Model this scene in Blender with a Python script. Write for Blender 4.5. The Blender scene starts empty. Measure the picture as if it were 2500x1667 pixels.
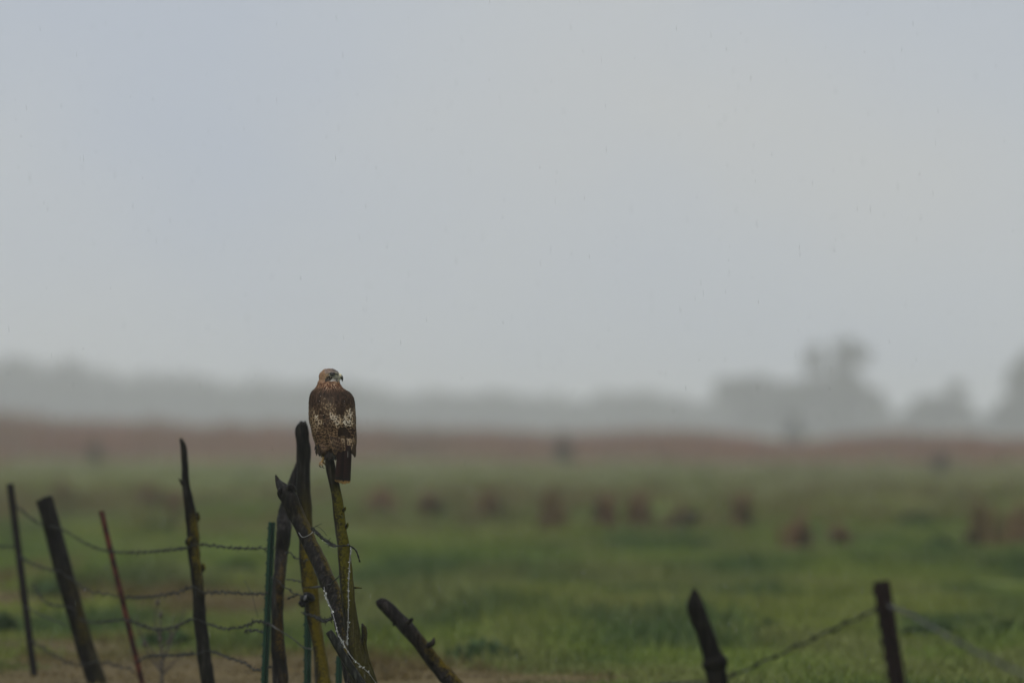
# Hawk perched on a leaning fence post in a foggy, rainy pasture  (Blender 4.5, bpy)
import bpy, math, random
import numpy as np
from mathutils import Vector, Matrix
from mathutils.bvhtree import BVHTree

random.seed(7); RNG = np.random.default_rng(7)
scene = bpy.context.scene
COL = scene.collection
rad = math.radians

# ------------------------------------------------------------------ camera model
# A 400 mm lens; the measurements of the place were taken as picture position + distance.
FPX = 400.0/36.0*2500.0
CAM_H = 1.38
HOR = 1055.0            # picture row of the horizon
TILT = math.atan((HOR-833.5)/FPX)
CAM = np.array([0, 0, CAM_H])
FWD = np.array([0, math.cos(TILT), math.sin(TILT)]); UPV = np.array([0, -math.sin(TILT), math.cos(TILT)])
def P(px, py, d):
    u = (px-1250.0)/FPX; v = -(py-833.5)/FPX
    return CAM + d*(FWD + u*np.array([1., 0, 0]) + v*UPV)
def ground_at(px, py):
    dist = CAM_H*FPX/max(py-HOR, 1.0)
    p = P(px, py, dist); return p[0], p[1]

# ------------------------------------------------------------------ mesh helpers
def obj(name, verts, faces, mat=None, parent=None, smooth=True, col=None, loc=None):
    verts = np.asarray(verts, dtype=np.float32)
    me = bpy.data.meshes.new(name)
    if isinstance(faces, np.ndarray):
        n, k = faces.shape
        me.vertices.add(len(verts)); me.vertices.foreach_set('co', verts.ravel())
        me.loops.add(n*k); me.loops.foreach_set('vertex_index', faces.astype(np.int32).ravel())
        me.polygons.add(n)
        me.polygons.foreach_set('loop_start', np.arange(0, n*k, k, dtype=np.int32))
        me.update(calc_edges=True); me.validate()
    else:
        me.from_pydata([tuple(map(float, v)) for v in verts], [], faces); me.update()
    if smooth: me.polygons.foreach_set('use_smooth', [True]*len(me.polygons))
    if col is not None:
        a = me.color_attributes.new('Col', 'FLOAT_COLOR', 'POINT')
        c = np.ones((len(verts), 4), np.float32); c[:, :3] = col
        a.data.foreach_set('color', c.ravel())
    o = bpy.data.objects.new(name, me); COL.objects.link(o)
    if mat: me.materials.append(mat)
    if parent is not None: o.parent = parent
    if loc is not None: o.location = loc
    return o
def thing(name, label, cat, loc=(0, 0, 0), group=None):
    o = bpy.data.objects.new(name, None); COL.objects.link(o)
    o.empty_display_size = 0.05
    o.location = tuple(map(float, loc)); tag(o, label, cat, group)
    return o
def tag(o, label=None, cat=None, group=None, kind=None):
    if label: o['label'] = label
    if cat: o['category'] = cat
    if group: o['group'] = group
    if kind: o['kind'] = kind
    return o
class MB:
    def __init__(s): s.v = []; s.f = []; s.c = []; s.n = 0
    def add(s, v, f, c=None):
        v = np.asarray(v, float)
        s.v.append(v); s.f += [tuple(i+s.n for i in q) for q in f]
        if c is not None: s.c.append(np.broadcast_to(np.asarray(c, float), (len(v), 3)))
        s.n += len(v)
    def build(s, name, mat, parent=None, smooth=True):
        return obj(name, np.concatenate(s.v), s.f, mat, parent, smooth, np.concatenate(s.c) if s.c else None)
def norm(a): return a/(np.linalg.norm(a, axis=-1, keepdims=True)+1e-12)
def spline(pts, n):
    """Catmull-Rom through points (any dimension) resampled to n."""
    p = np.asarray(pts, float)
    if len(p) < 3:
        t = np.linspace(0, 1, n)[:, None]; return p[0]*(1-t)+p[-1]*t
    q = np.vstack([2*p[0]-p[1], p, 2*p[-1]-p[-2]])
    seg = np.r_[0, np.cumsum(np.linalg.norm(np.diff(p[:, :3], axis=0), axis=1))]
    out = []
    for s in np.linspace(0, seg[-1], n):
        i = min(np.searchsorted(seg, s, 'right')-1, len(p)-2); i = max(i, 0)
        t = (s-seg[i])/(seg[i+1]-seg[i]+1e-12)
        a, b, c, d = q[i], q[i+1], q[i+2], q[i+3]
        out.append(.5*((2*b)+(-a+c)*t+(2*a-5*b+4*c-d)*t*t+(-a+3*b-3*c+d)*t**3))
    return np.array(out)
def frames(pts):
    t = norm(np.gradient(pts, axis=0))
    ref = np.array([0., -1, 0]) if abs(t[0][1]) < .9 else np.array([1., 0, 0])
    a = norm(np.cross(t[0], ref)); A = []
    for i in range(len(pts)):
        a = norm(a-np.dot(a, t[i])*t[i]); A.append(a)
    A = np.array(A); return t, A, np.cross(t, A)
def tube(pts, radii, seg=8, rough=0, caps=True, seed=0, flat=1.0, jag=0):
    """Swept tube; rough = relative lobing of the skin (grooves, swellings)."""
    pts = np.asarray(pts, float); n = len(pts)
    radii = np.broadcast_to(np.asarray(radii, float), (n,))
    t, A, B = frames(pts)
    th = np.linspace(0, 2*math.pi, seg, endpoint=False)
    r = np.repeat(radii[:, None], seg, 1)
    if rough:
        g = np.random.default_rng(seed)
        s = np.r_[0, np.cumsum(np.linalg.norm(np.diff(pts, axis=0), axis=1))][:, None]
        R = radii.mean(); k = np.zeros_like(r)
        for m, wl, am in [(2, 26, .5), (3, 34, .4), (1, 7, .5), (4, 44, .35), (5, 60, .34), (7, 80, .3), (1, 3.1, .3), (0, 3.6, .35), (0, 1.9, .18), (9, 110, .28), (11, 130, .2), (13, 90, .16)]:
            k += am*np.cos(m*th[None]+s/(wl*R)*2*math.pi*g.uniform(.7, 1.3)+g.uniform(0, 6.28))*g.uniform(.5, 1)
        r = r*(1+rough*k)
    v = pts[:, None]+(r*np.cos(th))[..., None]*A[:, None]+(r*np.sin(th))[..., None]*flat*B[:, None]
    if jag:
        g = np.random.default_rng(seed+5)
        off = np.cumsum(g.normal(0, 1, seg)); off -= np.linspace(off[0], off[-1], seg); off = off/(abs(off).max()+1e-6)
        v[0] -= t[0]*jag*(off[:, None]+g.uniform(-.4, .4, (seg, 1)))
    v = v.reshape(-1, 3)
    f = [(i*seg+j, i*seg+(j+1) % seg, (i+1)*seg+(j+1) % seg, (i+1)*seg+j) for i in range(n-1) for j in range(seg)]
    if caps:
        v = np.vstack([v, pts[0], pts[-1]]); k = n*seg
        f += [(k, (j+1) % seg, j) for j in range(seg)]
        f += [(k+1, (n-1)*seg+j, (n-1)*seg+(j+1) % seg) for j in range(seg)]
    return v, f
def ellipsoid(c, r, nu=20, nv=12, tilt=0):
    u = np.linspace(0, 2*math.pi, nu, endpoint=False); w = np.linspace(0, math.pi, nv)
    v = np.array([[math.sin(b)*math.cos(a)*r[0], math.sin(b)*math.sin(a)*r[1], math.cos(b)*r[2]] for b in w for a in u])
    if tilt:
        ca, sa = math.cos(tilt), math.sin(tilt); x, z = v[:, 0].copy(), v[:, 2].copy()
        v[:, 0] = x*ca+z*sa; v[:, 2] = -x*sa+z*ca
    f = [(i*nu+j, (i+1)*nu+j, (i+1)*nu+(j+1) % nu, i*nu+(j+1) % nu) for i in range(nv-1) for j in range(nu)]
    return v+np.asarray(c), f

def vnoise(x, y, seed=0):
    """Smooth 2-D value noise in 0..1, vectorised."""
    x = np.asarray(x, float); y = np.asarray(y, float)
    xi = np.floor(x).astype(np.int64); yi = np.floor(y).astype(np.int64)
    fx = x-xi; fy = y-yi; fx = fx*fx*(3-2*fx); fy = fy*fy*(3-2*fy)
    def h(a, b):
        n = (a*374761393+b*668265263+seed*974634541) & 0xffffffff
        n = ((n ^ (n >> 13))*1274126177) & 0xffffffff
        return ((n ^ (n >> 16)) & 0xffff)/65535.0
    return (h(xi, yi)*(1-fx)+h(xi+1, yi)*fx)*(1-fy)+(h(xi, yi+1)*(1-fx)+h(xi+1, yi+1)*fx)*fy
def fbm(x, y, seed=0, o=3):
    s = 0; a = .5; tot = 0
    for i in range(o):
        s = s+a*vnoise(x*2**i, y*2**i, seed+i*17); tot += a; a *= .5
    return s/tot
def sstep(a, b, x):
    t = np.clip((x-a)/(b-a), 0, 1); return t*t*(3-2*t)

# ------------------------------------------------------------------ materials
def new_mat(name):
    m = bpy.data.materials.new(name); m.use_nodes = True
    nt = m.node_tree; nt.nodes.clear()
    out = nt.nodes.new('ShaderNodeOutputMaterial'); b = nt.nodes.new('ShaderNodeBsdfPrincipled')
    nt.links.new(b.outputs[0], out.inputs[0]); return m, nt, b
def N(nt, typ, **kw):
    n = nt.nodes.new(typ)
    for k, v in kw.items():
        if k in n.inputs: n.inputs[k].default_value = v
        else: setattr(n, k, v)
    return n
def ramp(nt, fac, stops):
    r = nt.nodes.new('ShaderNodeValToRGB'); e = r.color_ramp.elements
    e[0].position, e[0].color = stops[0][0], (*stops[0][1], 1); e[1].position, e[1].color = stops[-1][0], (*stops[-1][1], 1)
    for p, c in stops[1:-1]:
        k = e.new(p); k.color = (*c, 1)
    nt.links.new(fac, r.inputs[0]); return r.outputs[0]
def mixc(nt, fac, a, b):
    m = nt.nodes.new('ShaderNodeMix'); m.data_type = 'RGBA'
    for i, s in ((0, fac), (6, a), (7, b)):
        if isinstance(s, bpy.types.NodeSocket): nt.links.new(s, m.inputs[i])
        else: m.inputs[i].default_value = s if i == 0 else (*s, 1)
    return m.outputs[2]
def math_(nt, op, a, b=0., clamp=False):
    m = nt.nodes.new('ShaderNodeMath'); m.operation = op; m.use_clamp = clamp
    for i, s in ((0, a), (1, b)):
        if isinstance(s, bpy.types.NodeSocket): nt.links.new(s, m.inputs[i])
        else: m.inputs[i].default_value = s
    return m.outputs[0]
def bump(nt, bsdf, h, strength, dist):
    b = N(nt, 'ShaderNodeBump', Strength=strength, Distance=dist); nt.links.new(h, b.inputs['Height']); nt.links.new(b.outputs[0], bsdf.inputs['Normal'])

def wood(name, dark=(.007, .006, .005), mid=(.028, .024, .02), moss=(.15, .125, .006), side=(1, -.5, .2), amount=.5, low=0.0, high=9.0, seed=0.0, fade=.25):
    """Wet weathered post; lichen grows on the side facing `side`, between world heights low..high."""
    dark = tuple(x*.3 for x in dark); mid = tuple(x*.3 for x in mid); moss = tuple(x*.55 for x in moss)
    m, nt, b = new_mat(name)
    tc = N(nt, 'ShaderNodeTexCoord'); mp = N(nt, 'ShaderNodeMapping'); mp.inputs['Scale'].default_value = (75, 75, 7); mp.inputs['Location'].default_value = (seed, seed*2, 0)
    nt.links.new(tc.outputs['Object'], mp.inputs[0])
    n1 = N(nt, 'ShaderNodeTexNoise', Scale=1.0, Detail=6., Roughness=.65); nt.links.new(mp.outputs[0], n1.inputs['Vector'])
    c = ramp(nt, n1.outputs[0], [(.35, dark), (.52, mid), (.70, tuple(x*4.5 for x in mid))])
    dt = N(nt, 'ShaderNodeVectorMath', operation='DOT_PRODUCT'); nt.links.new(tc.outputs['Normal'], dt.inputs[0])
    s = norm(np.array(side, float)); dt.inputs[1].default_value = tuple(s)
    n2 = N(nt, 'ShaderNodeTexNoise', Scale=85., Detail=6., Roughness=.75); nt.links.new(tc.outputs['Object'], n2.inputs['Vector'])
    n3 = N(nt, 'ShaderNodeTexNoise', Scale=5., Detail=2.); nt.links.new(tc.outputs['Object'], n3.inputs['Vector'])
    a = math_(nt, 'ADD', math_(nt, 'MULTIPLY', dt.outputs['Value'], .55), math_(nt, 'MULTIPLY', math_(nt, 'SUBTRACT', n2.outputs[0], .5), 2.2))
    a = math_(nt, 'ADD', a, math_(nt, 'MULTIPLY', math_(nt, 'SUBTRACT', n3.outputs[0], .5), 1.3))
    a = math_(nt, 'ADD', a, amount-.55)
    a = math_(nt, 'MULTIPLY', a, 2.2, True)
    geo = N(nt, 'ShaderNodeNewGeometry'); sp = N(nt, 'ShaderNodeSeparateXYZ'); nt.links.new(geo.outputs['Position'], sp.inputs[0])
    z1 = N(nt, 'ShaderNodeMapRange', interpolation_type='SMOOTHSTEP'); nt.links.new(sp.outputs[2], z1.inputs[0]); z1.inputs[1].default_value = high; z1.inputs[2].default_value = high-fade
    z2 = N(nt, 'ShaderNodeMapRange', interpolation_type='SMOOTHSTEP'); nt.links.new(sp.outputs[2], z2.inputs[0]); z2.inputs[1].default_value = low-.1; z2.inputs[2].default_value = low+.15; z2.inputs[3].default_value = .35 if low == .66 else 0.
    a = math_(nt, 'MULTIPLY', math_(nt, 'MULTIPLY', a, z1.outputs[0]), z2.outputs[0])
    mv = ramp(nt, n2.outputs[0], [(.3, tuple(x*.35 for x in moss)), (.6, moss), (.8, (moss[0]*1.25, moss[1]*1.1, moss[2]))])
    nt.links.new(mixc(nt, a, c, mv), b.inputs['Base Color'])
    b.inputs['Roughness'].default_value = .5; b.inputs['Specular IOR Level'].default_value = .03
    h = math_(nt, 'ADD', n1.outputs[0], math_(nt, 'MULTIPLY', n2.outputs[0], .6))
    bump(nt, b, h, .9, .006)
    return m
def paint(name, col, rust=(.05, .018, .01), amount=.3, rough=.5, scale=25.):
    m, nt, b = new_mat(name)
    tc = N(nt, 'ShaderNodeTexCoord'); n = N(nt, 'ShaderNodeTexNoise', Scale=scale, Detail=5., Roughness=.7); nt.links.new(tc.outputs['Object'], n.inputs['Vector'])
    f = math_(nt, 'MULTIPLY', math_(nt, 'SUBTRACT', n.outputs[0], .62-amount*.4), 6., True)
    nt.links.new(mixc(nt, f, col, rust), b.inputs['Base Color'])
    b.inputs['Roughness'].default_value = rough; b.inputs['Specular IOR Level'].default_value = .15; bump(nt, b, n.outputs[0], .4, .002); return m
def attr_mat(name, rough=.7, spec=.3, transl=0., noise=0., nscale=200.):
    m, nt, b = new_mat(name)
    a = N(nt, 'ShaderNodeAttribute', attribute_name='Col'); c = a.outputs['Color']
    if noise:
        tc = N(nt, 'ShaderNodeTexCoord'); n = N(nt, 'ShaderNodeTexNoise', Scale=nscale, Detail=3.); nt.links.new(tc.outputs['Object'], n.inputs['Vector'])
        k = math_(nt, 'ADD', math_(nt, 'MULTIPLY', n.outputs[0], 2*noise), 1-noise)
        v = N(nt, 'ShaderNodeVectorMath', operation='SCALE'); nt.links.new(c, v.inputs[0]); nt.links.new(k, v.inputs['Scale']); c = v.outputs[0]
    nt.links.new(c, b.inputs['Base Color']); b.inputs['Roughness'].default_value = rough; b.inputs['Specular IOR Level'].default_value = spec
    if transl:
        t = N(nt, 'ShaderNodeBsdfTranslucent'); nt.links.new(c, t.inputs[0]); mx = N(nt, 'ShaderNodeMixShader'); mx.inputs[0].default_value = transl
        out = [n for n in nt.nodes if n.type == 'OUTPUT_MATERIAL'][0]
        nt.links.new(b.outputs[0], mx.inputs[1]); nt.links.new(t.outputs[0], mx.inputs[2]); nt.links.new(mx.outputs[0], out.inputs[0])
    return m
def flat_mat(name, col, rough=.5, metal=0., spec=.5, nz=.25):
    m, nt, b = new_mat(name)
    tc = N(nt, 'ShaderNodeTexCoord'); n = N(nt, 'ShaderNodeTexNoise', Scale=40., Detail=4.); nt.links.new(tc.outputs['Object'], n.inputs['Vector'])
    nt.links.new(mixc(nt, n.outputs[0], tuple(c*(1-nz) for c in col), tuple(c*(1+nz) for c in col)), b.inputs['Base Color'])
    b.inputs['Roughness'].default_value = rough; b.inputs['Metallic'].default_value = metal; b.inputs['Specular IOR Level'].default_value = spec
    return m
def water_mat(name):
    m, nt, b = new_mat(name)
    b.inputs['Base Color'].default_value = (1, 1, 1, 1); b.inputs['Transmission Weight'].default_value = 1.; b.inputs['IOR'].default_value = 1.33; b.inputs['Roughness'].default_value = .02
    return m
M_FEATHER = attr_mat('plumage_barbs', .62, .09, 0, .25, 420.)
M_GRASS = attr_mat('wet_grass_blades', .6, .25, .3)
M_LEAF = attr_mat('leaf_clumps', .65, .2, .25)
M_HORN = attr_mat('beak_horn', .3, .5)
M_STEM = flat_mat('dry_stalks', (.035, .027, .019), .8)
M_BARK = flat_mat('far_bark', (.05, .042, .035), .9)
M_WATER = water_mat('water_drop_clear')
M_WIRE = flat_mat('dull_galvanised_wire', (.010, .0105, .0095), .6, .0, .15, .5)
M_WIRE_BRIGHT = flat_mat('wet_galvanised_wire', (.13, .13, .13), .35, .3, .6, .5)
M_WIRE_PALE = flat_mat('pale_wire', (.055, .055, .052), .5, 0, .2)
M_DARKWIRE = flat_mat('dark_wet_wire', (.004, .004, .004), .5, 0, .1)
M_PLASTIC = flat_mat('black_plastic', (.004, .004, .005), .5, 0, .08)

# ------------------------------------------------------------------ sky, sun, air
SUN_EL, SUN_AZ = rad(58), rad(200)
w = bpy.data.worlds.new('World'); scene.world = w; w.use_nodes = True
nt = w.node_tree; bg = nt.nodes['Background']
sky = N(nt, 'ShaderNodeTexSky', sky_type='NISHITA', sun_disc=False, sun_elevation=SUN_EL, sun_rotation=SUN_AZ, air_density=1.0, dust_density=3.0, ozone_density=1.0, altitude=0.)
# under a rain deck the sky has no dark horizon line: look the sky up a little above the true direction
tc0 = N(nt, 'ShaderNodeTexCoord'); up = N(nt, 'ShaderNodeMapping'); up.inputs['Scale'].default_value = (1, 1, .85); up.inputs['Location'].default_value = (0, 0, .15); nt.links.new(tc0.outputs['Generated'], up.inputs[0])
upn = N(nt, 'ShaderNodeVectorMath', operation='NORMALIZE'); nt.links.new(up.outputs[0], upn.inputs[0]); nt.links.new(upn.outputs[0], sky.inputs['Vector'])
hs = N(nt, 'ShaderNodeHueSaturation', Saturation=.17); nt.links.new(sky.outputs[0], hs.inputs['Color'])
# overcast: a broken grey cloud deck on the view direction
tc = N(nt, 'ShaderNodeTexCoord'); mp = N(nt, 'ShaderNodeMapping'); mp.inputs['Scale'].default_value = (1, 1, 1.6); mp.inputs['Location'].default_value = (1.334, .46, .97); nt.links.new(tc.outputs['Generated'], mp.inputs[0])
n1 = N(nt, 'ShaderNodeTexNoise', Scale=14., Detail=3., Roughness=.5); nt.links.new(mp.outputs[0], n1.inputs['Vector'])
n2 = N(nt, 'ShaderNodeTexNoise', Scale=1.6, Detail=3., Roughness=.5); nt.links.new(mp.outputs[0], n2.inputs['Vector'])
tint = ramp(nt, n1.outputs[0], [(.36, (.90, .955, 1.04)), (.5, (.975, 1.005, 1.03)), (.64, (1.03, 1.03, 1.0))])
mul = N(nt, 'ShaderNodeMix', data_type='RGBA', blend_type='MULTIPLY'); mul.inputs[0].default_value = 1.; nt.links.new(hs.outputs[0], mul.inputs[6]); nt.links.new(tint, mul.inputs[7])
big = ramp(nt, n2.outputs[0], [(.3, (.86, .86, .87)), (.7, (1.1, 1.1, 1.1))])
mul2 = N(nt, 'ShaderNodeMix', data_type='RGBA', blend_type='MULTIPLY'); mul2.inputs[0].default_value = 1.; nt.links.new(mul.outputs[2], mul2.inputs[6]); nt.links.new(big, mul2.inputs[7])
# sky dimmed most near the horizon and least overhead, balancing light on the field
spz = N(nt, 'ShaderNodeSeparateXYZ'); nt.links.new(tc.outputs['Generated'], spz.inputs[0])
deck = ramp(nt, spz.outputs[2], [(.0, (.595, .595, .595)), (.12, (.605, .605, .605)), (.7, (.95, .95, .95))])
mul3 = N(nt, 'ShaderNodeMix', data_type='RGBA', blend_type='MULTIPLY'); mul3.inputs[0].default_value = 1.; nt.links.new(mul2.outputs[2], mul3.inputs[6]); nt.links.new(deck, mul3.inputs[7])
nt.links.new(mul3.outputs[2], bg.inputs['Color']); bg.inputs['Strength'].default_value = SKY_STRENGTH = .15

sl = bpy.data.lights.new('overcast_sun', 'SUN'); sl.energy = .5; sl.angle = rad(25); sl.color = (1, .97, .93)
so = bpy.data.objects.new('overcast_sun', sl); COL.objects.link(so)
# sky sun_rotation runs clockwise from +Y seen from above
sd = Vector((math.sin(SUN_AZ)*math.cos(SUN_EL), math.cos(SUN_AZ)*math.cos(SUN_EL), math.sin(SUN_EL)))
so.rotation_euler = sd.to_track_quat('Z', 'Y').to_euler(); so.location = (0, 40, 30)

FAR = 7000.
x0, x1, y0, y1, z0, z1 = -1000, 1000, -60, FAR+20, -2.0, 29.0
hm = bpy.data.materials.new('fog'); hm.use_nodes = True; hn = hm.node_tree; hn.nodes.clear()
ho = hn.nodes.new('ShaderNodeOutputMaterial'); hv = hn.nodes.new('ShaderNodeVolumePrincipled')
hv.inputs['Color'].default_value = (.955, .96, .965, 1); hv.inputs['Density'].default_value = .00030; hv.inputs['Anisotropy'].default_value = .1
hn.links.new(hv.outputs[0], ho.inputs['Volume'])
hm.cycles.homogeneous_volume = True
hz = obj('haze', [(x, y, z) for z in (z0, z1) for y in (y0, y1) for x in (x0, x1)],
         [(0, 2, 3, 1), (4, 5, 7, 6), (0, 1, 5, 4), (2, 6, 7, 3), (0, 4, 6, 2), (1, 3, 7, 5)], hm, smooth=False)
tag(hz, 'pale rainy fog hanging over the whole pasture and fading the far trees', 'fog', kind='stuff')
hz.display_type = 'WIRE'

# ------------------------------------------------------------------ ground and grass
G_GREEN = np.array([(.085, .125, .026), (.105, .14, .034), (.125, .14, .036), (.065, .105, .024), (.095, .135, .045)])*np.array((1.06, 1.06, .76))
C_TAN = np.array((.100, .072, .024)); C_RUST = np.array((.135, .055, .034)); C_DARK = np.array((.022, .042, .012))
TAN_SPOTS = [(250, 1462, 420, 16), (560, 1478, 260, 18), (150, 1580, 260, 14), (330, 1650, 480, 40), (700, 1640, 420, 32), (1050, 1655, 330, 22), (60, 1400, 90, 30), (1420, 1660, 160, 10)]
TAN_W = [(ground_at(a, b), c, d, ground_at(a, b-d)[1]-ground_at(a, b)[1]) for a, b, c, d in TAN_SPOTS]
def tan_amount(x, y):
    """bare earth and dead grass trodden along the fence"""
    t = np.zeros_like(x); wob = fbm(x*1.7, y*.5, 91)-.5
    for (cx, cy), wpx, hpx, sy in TAN_W:
        sx = wpx*cy/FPX
        q = ((x-cx)/sx)**2+((y-cy)/max(abs(sy)*1.3, .4))**2
        t = np.maximum(t, sstep(1.5, .4, q+wob*1.6))
    return t
def gheight(x, y): return .05*(fbm(x/9, y/9, 4)-.5)*sstep(5, 30, np.hypot(x, y))
def field_col(x, y):
    k = fbm(x/6., y/14., 11); q = fbm(x/1.1, y/2.4, 12)
    g = G_GREEN[0]*1.0+(G_GREEN[2]-G_GREEN[0])*np.clip((k-.35)*3.5, 0, 1)[..., None]
    g = g*(.5+1.0*q[..., None])
    br = sstep(150, 240, y)*(.18+.35*sstep(.4, .65, fbm(x/14., y/30., 21)))
    g = g*(1-br[..., None])+np.array((.125, .095, .05))*br[..., None]
    t = tan_amount(x, y)[..., None]
    return g*(1-t)+C_TAN*(.7+.6*q[..., None])*t
xs = np.unique(np.r_[np.linspace(-900, -60, 22), np.linspace(-60, -14, 24), np.linspace(-14, 14, 90), np.linspace(14, 60, 24), np.linspace(60, 900, 22)])
ys = np.unique(np.r_[np.linspace(-50, 40, 20), np.linspace(40, 120, 100), np.geomspace(120, 600, 90), np.geomspace(600, FAR, 40)])
X, Y = np.meshgrid(xs, ys); nx, ny = len(xs), len(ys)
idx = np.arange(nx*ny).reshape(ny, nx)
F = np.stack([idx[:-1, :-1], idx[:-1, 1:], idx[1:, 1:], idx[1:, :-1]], -1).reshape(-1, 4)
M_GROUND = attr_mat('pasture_soil', .9, .15, 0, .35, 3.)
g = obj('ground', np.stack([X, Y, gheight(X, Y)], -1).reshape(-1, 3), F, M_GROUND, col=(field_col(X.ravel(), Y.ravel())*.8))
tag(g, kind='structure')

def blades(name, x, y, h, wd, lean, colr, mat, seed=1, parent=None):
    """one mesh of bent tapering blades: two quads and a tip each"""
    r = np.random.default_rng(seed); n = len(x); a = r.uniform(0, 6.283, n); la = r.uniform(0, 6.283, n)
    z = gheight(x, y)-.01; base = np.stack([x, y, z], 1)
    s = np.stack([np.cos(a), np.sin(a), 0*a], 1)*(wd/2)[:, None]
    l = np.stack([np.cos(la), np.sin(la), 0*a], 1)*(lean*h)[:, None]; u = np.array([0, 0, 1.])
    m = base+l*.3+u*(h*.55)[:, None]; tp = base+l+u*h[:, None]
    V = np.stack([base-s, base+s, m+s*.8, m-s*.8, tp+s*.12, tp-s*.12], 1).reshape(-1, 3)
    k = np.arange(n)[:, None]*6
    Fq = np.concatenate([k+np.array([[0, 1, 2, 3]]), k+np.array([[3, 2, 4, 5]])])
    return obj(name, V, Fq, mat, parent, smooth=False, col=np.repeat(colr, 6, 0))
# tufts spread evenly over the picture and a good step beyond either side of it
nt_ = 21000
py = RNG.uniform(1128, 1760, nt_); dd = CAM_H*FPX/(py-HOR)
px = RNG.uniform(-700, 3200, nt_); tx = (px-1250)/FPX*dd; ty = dd*1.0
keep = dd < 720; tx, ty, dd = tx[keep], ty[keep], dd[keep]
tn = fbm(tx/.8, ty/3.0, 31); tall = fbm(tx/1.6, ty/6., 33, 2)
th = (.03+.09*tn**1.5+.10*sstep(.5, .7, tall))*RNG.uniform(.6, 1.3, len(tx))
tr = RNG.uniform(.10, .30, len(tx))*(1+dd/260)
tcol = field_col(tx, ty)*RNG.uniform(.75, 1.3, (len(tx), 1))
pick = G_GREEN[RNG.integers(0, 5, len(tx))]; br = (sstep(150, 240, ty)*.4)[:, None]
tcol = tcol*.6+.4*(pick*(1-br)+tcol*br)
dk = (sstep(.47, .64, fbm(tx/1.0, ty/9., 41, 2))*.85*(1-sstep(140, 260, ty)))[:, None]
tcol = tcol*(1-dk)+np.array((.035, .065, .018))*dk*RNG.uniform(.8, 1.4, (len(tx), 1))
lt = (sstep(.50, .68, fbm(tx/.9, ty/8., 47, 2))*.65*(1-sstep(160, 280, ty)))[:, None]; tcol = tcol*(1-lt)+np.array((.145, .155, .048))*lt
tmask = tan_amount(tx, ty); tcol = tcol*(1-tmask[:, None])+(C_TAN*RNG.uniform(.6, 1.2, (len(tx), 1)))*tmask[:, None]
rz = sstep(152, 168, ty)*(1-sstep(230, 300, ty))*sstep(.42, .62, fbm(tx/2.2, ty/20., 61)); th += .28*rz*RNG.uniform(0, 1, len(tx))**2
mx2 = (rz*RNG.uniform(.2, .75, len(tx)))[:, None]; tcol = tcol*(1-mx2)+np.array((.125, .078, .04))*mx2
th *= (1-.45*tmask)*(1+.25*dk[:, 0])*(.5+.5*sstep(58, 80, dd))
keep = RNG.uniform(0, 1, len(tx)) > tmask*.6; tx, ty, dd, th, tr, tcol = tx[keep], ty[keep], dd[keep], th[keep], tr[keep], tcol[keep]
nb = 22; R_ = np.repeat(np.arange(len(tx)), nb)
ang = RNG.uniform(0, 6.283, len(R_)); rr = np.sqrt(RNG.uniform(0, 1, len(R_)))*tr[R_]
bx, by = tx[R_]+np.cos(ang)*rr, ty[R_]+np.sin(ang)*rr
bh = th[R_]*(1.1-.5*(rr/tr[R_])**2)*RNG.uniform(.6, 1.25, len(R_))
gr = blades('grass', bx, by, bh, RNG.uniform(.006, .012, len(R_))*(1+dd[R_]/90), RNG.uniform(.1, .7, len(R_)), tcol[R_]*RNG.uniform(.8, 1.25, (len(R_), 1)), M_GRASS)
tag(gr, 'wet green pasture grass growing in uneven tufts across the field', 'grass', kind='stuff')

# reddish brush band at the far side of the field
nb = 52000; t = RNG.uniform(-1, 1, nb); by = 640+300*RNG.uniform(0, 1, nb); bx = t*by*.075
pxs = 1250+bx/by*FPX
top = -16+np.interp(pxs, [-700, 0, 60, 120, 300, 700, 1000, 1250, 1700, 1800, 1930, 2060, 2150, 2350, 2500, 3200], [1000, 1002, 1008, 1030, 1036, 1042, 1050, 1058, 1060, 1072, 1092, 1078, 1064, 1072, 1085, 1090])
hmax = CAM_H-(top-HOR)*by/FPX
bh = np.clip(hmax, .25, 3.)*(.30+.75*fbm(bx/1.6, by/25, 51, 2)+.35*fbm(bx/7., by/60, 53, 2))*RNG.uniform(.55, 1.08, nb)
kcol = fbm(bx/5, by/16, 52)[:, None]
bc = (C_RUST*(1-kcol)+np.array((.075, .06, .035))*kcol)*RNG.uniform(.7, 1.35, (nb, 1))*1.7
n2_ = 10000; by2 = 500+220*RNG.uniform(0, 1, n2_); bx2 = RNG.uniform(-1, 1, n2_)*by2*.075; pt = fbm(bx2/3., by2/40, 55, 2)
k2 = RNG.uniform(0, 1, n2_) < sstep(.35, .65, pt); bx2, by2 = bx2[k2], by2[k2]; n2_ = len(bx2)
bx = np.r_[bx, bx2]; by = np.r_[by, by2]; bh = np.r_[bh, RNG.uniform(.2, .75, n2_)]
bc = np.vstack([bc, np.array((.18, .10, .065))*RNG.uniform(.6, 1.4, (n2_, 1))]); nb = len(bx)
rb = blades('reed_bed', bx, by, bh, RNG.uniform(.05, .11, nb), RNG.uniform(.05, .35, nb), bc, M_LEAF, 5)
tag(rb, 'low band of reddish brown reeds and brush along the far edge of the pasture', 'reeds', kind='stuff')

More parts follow.
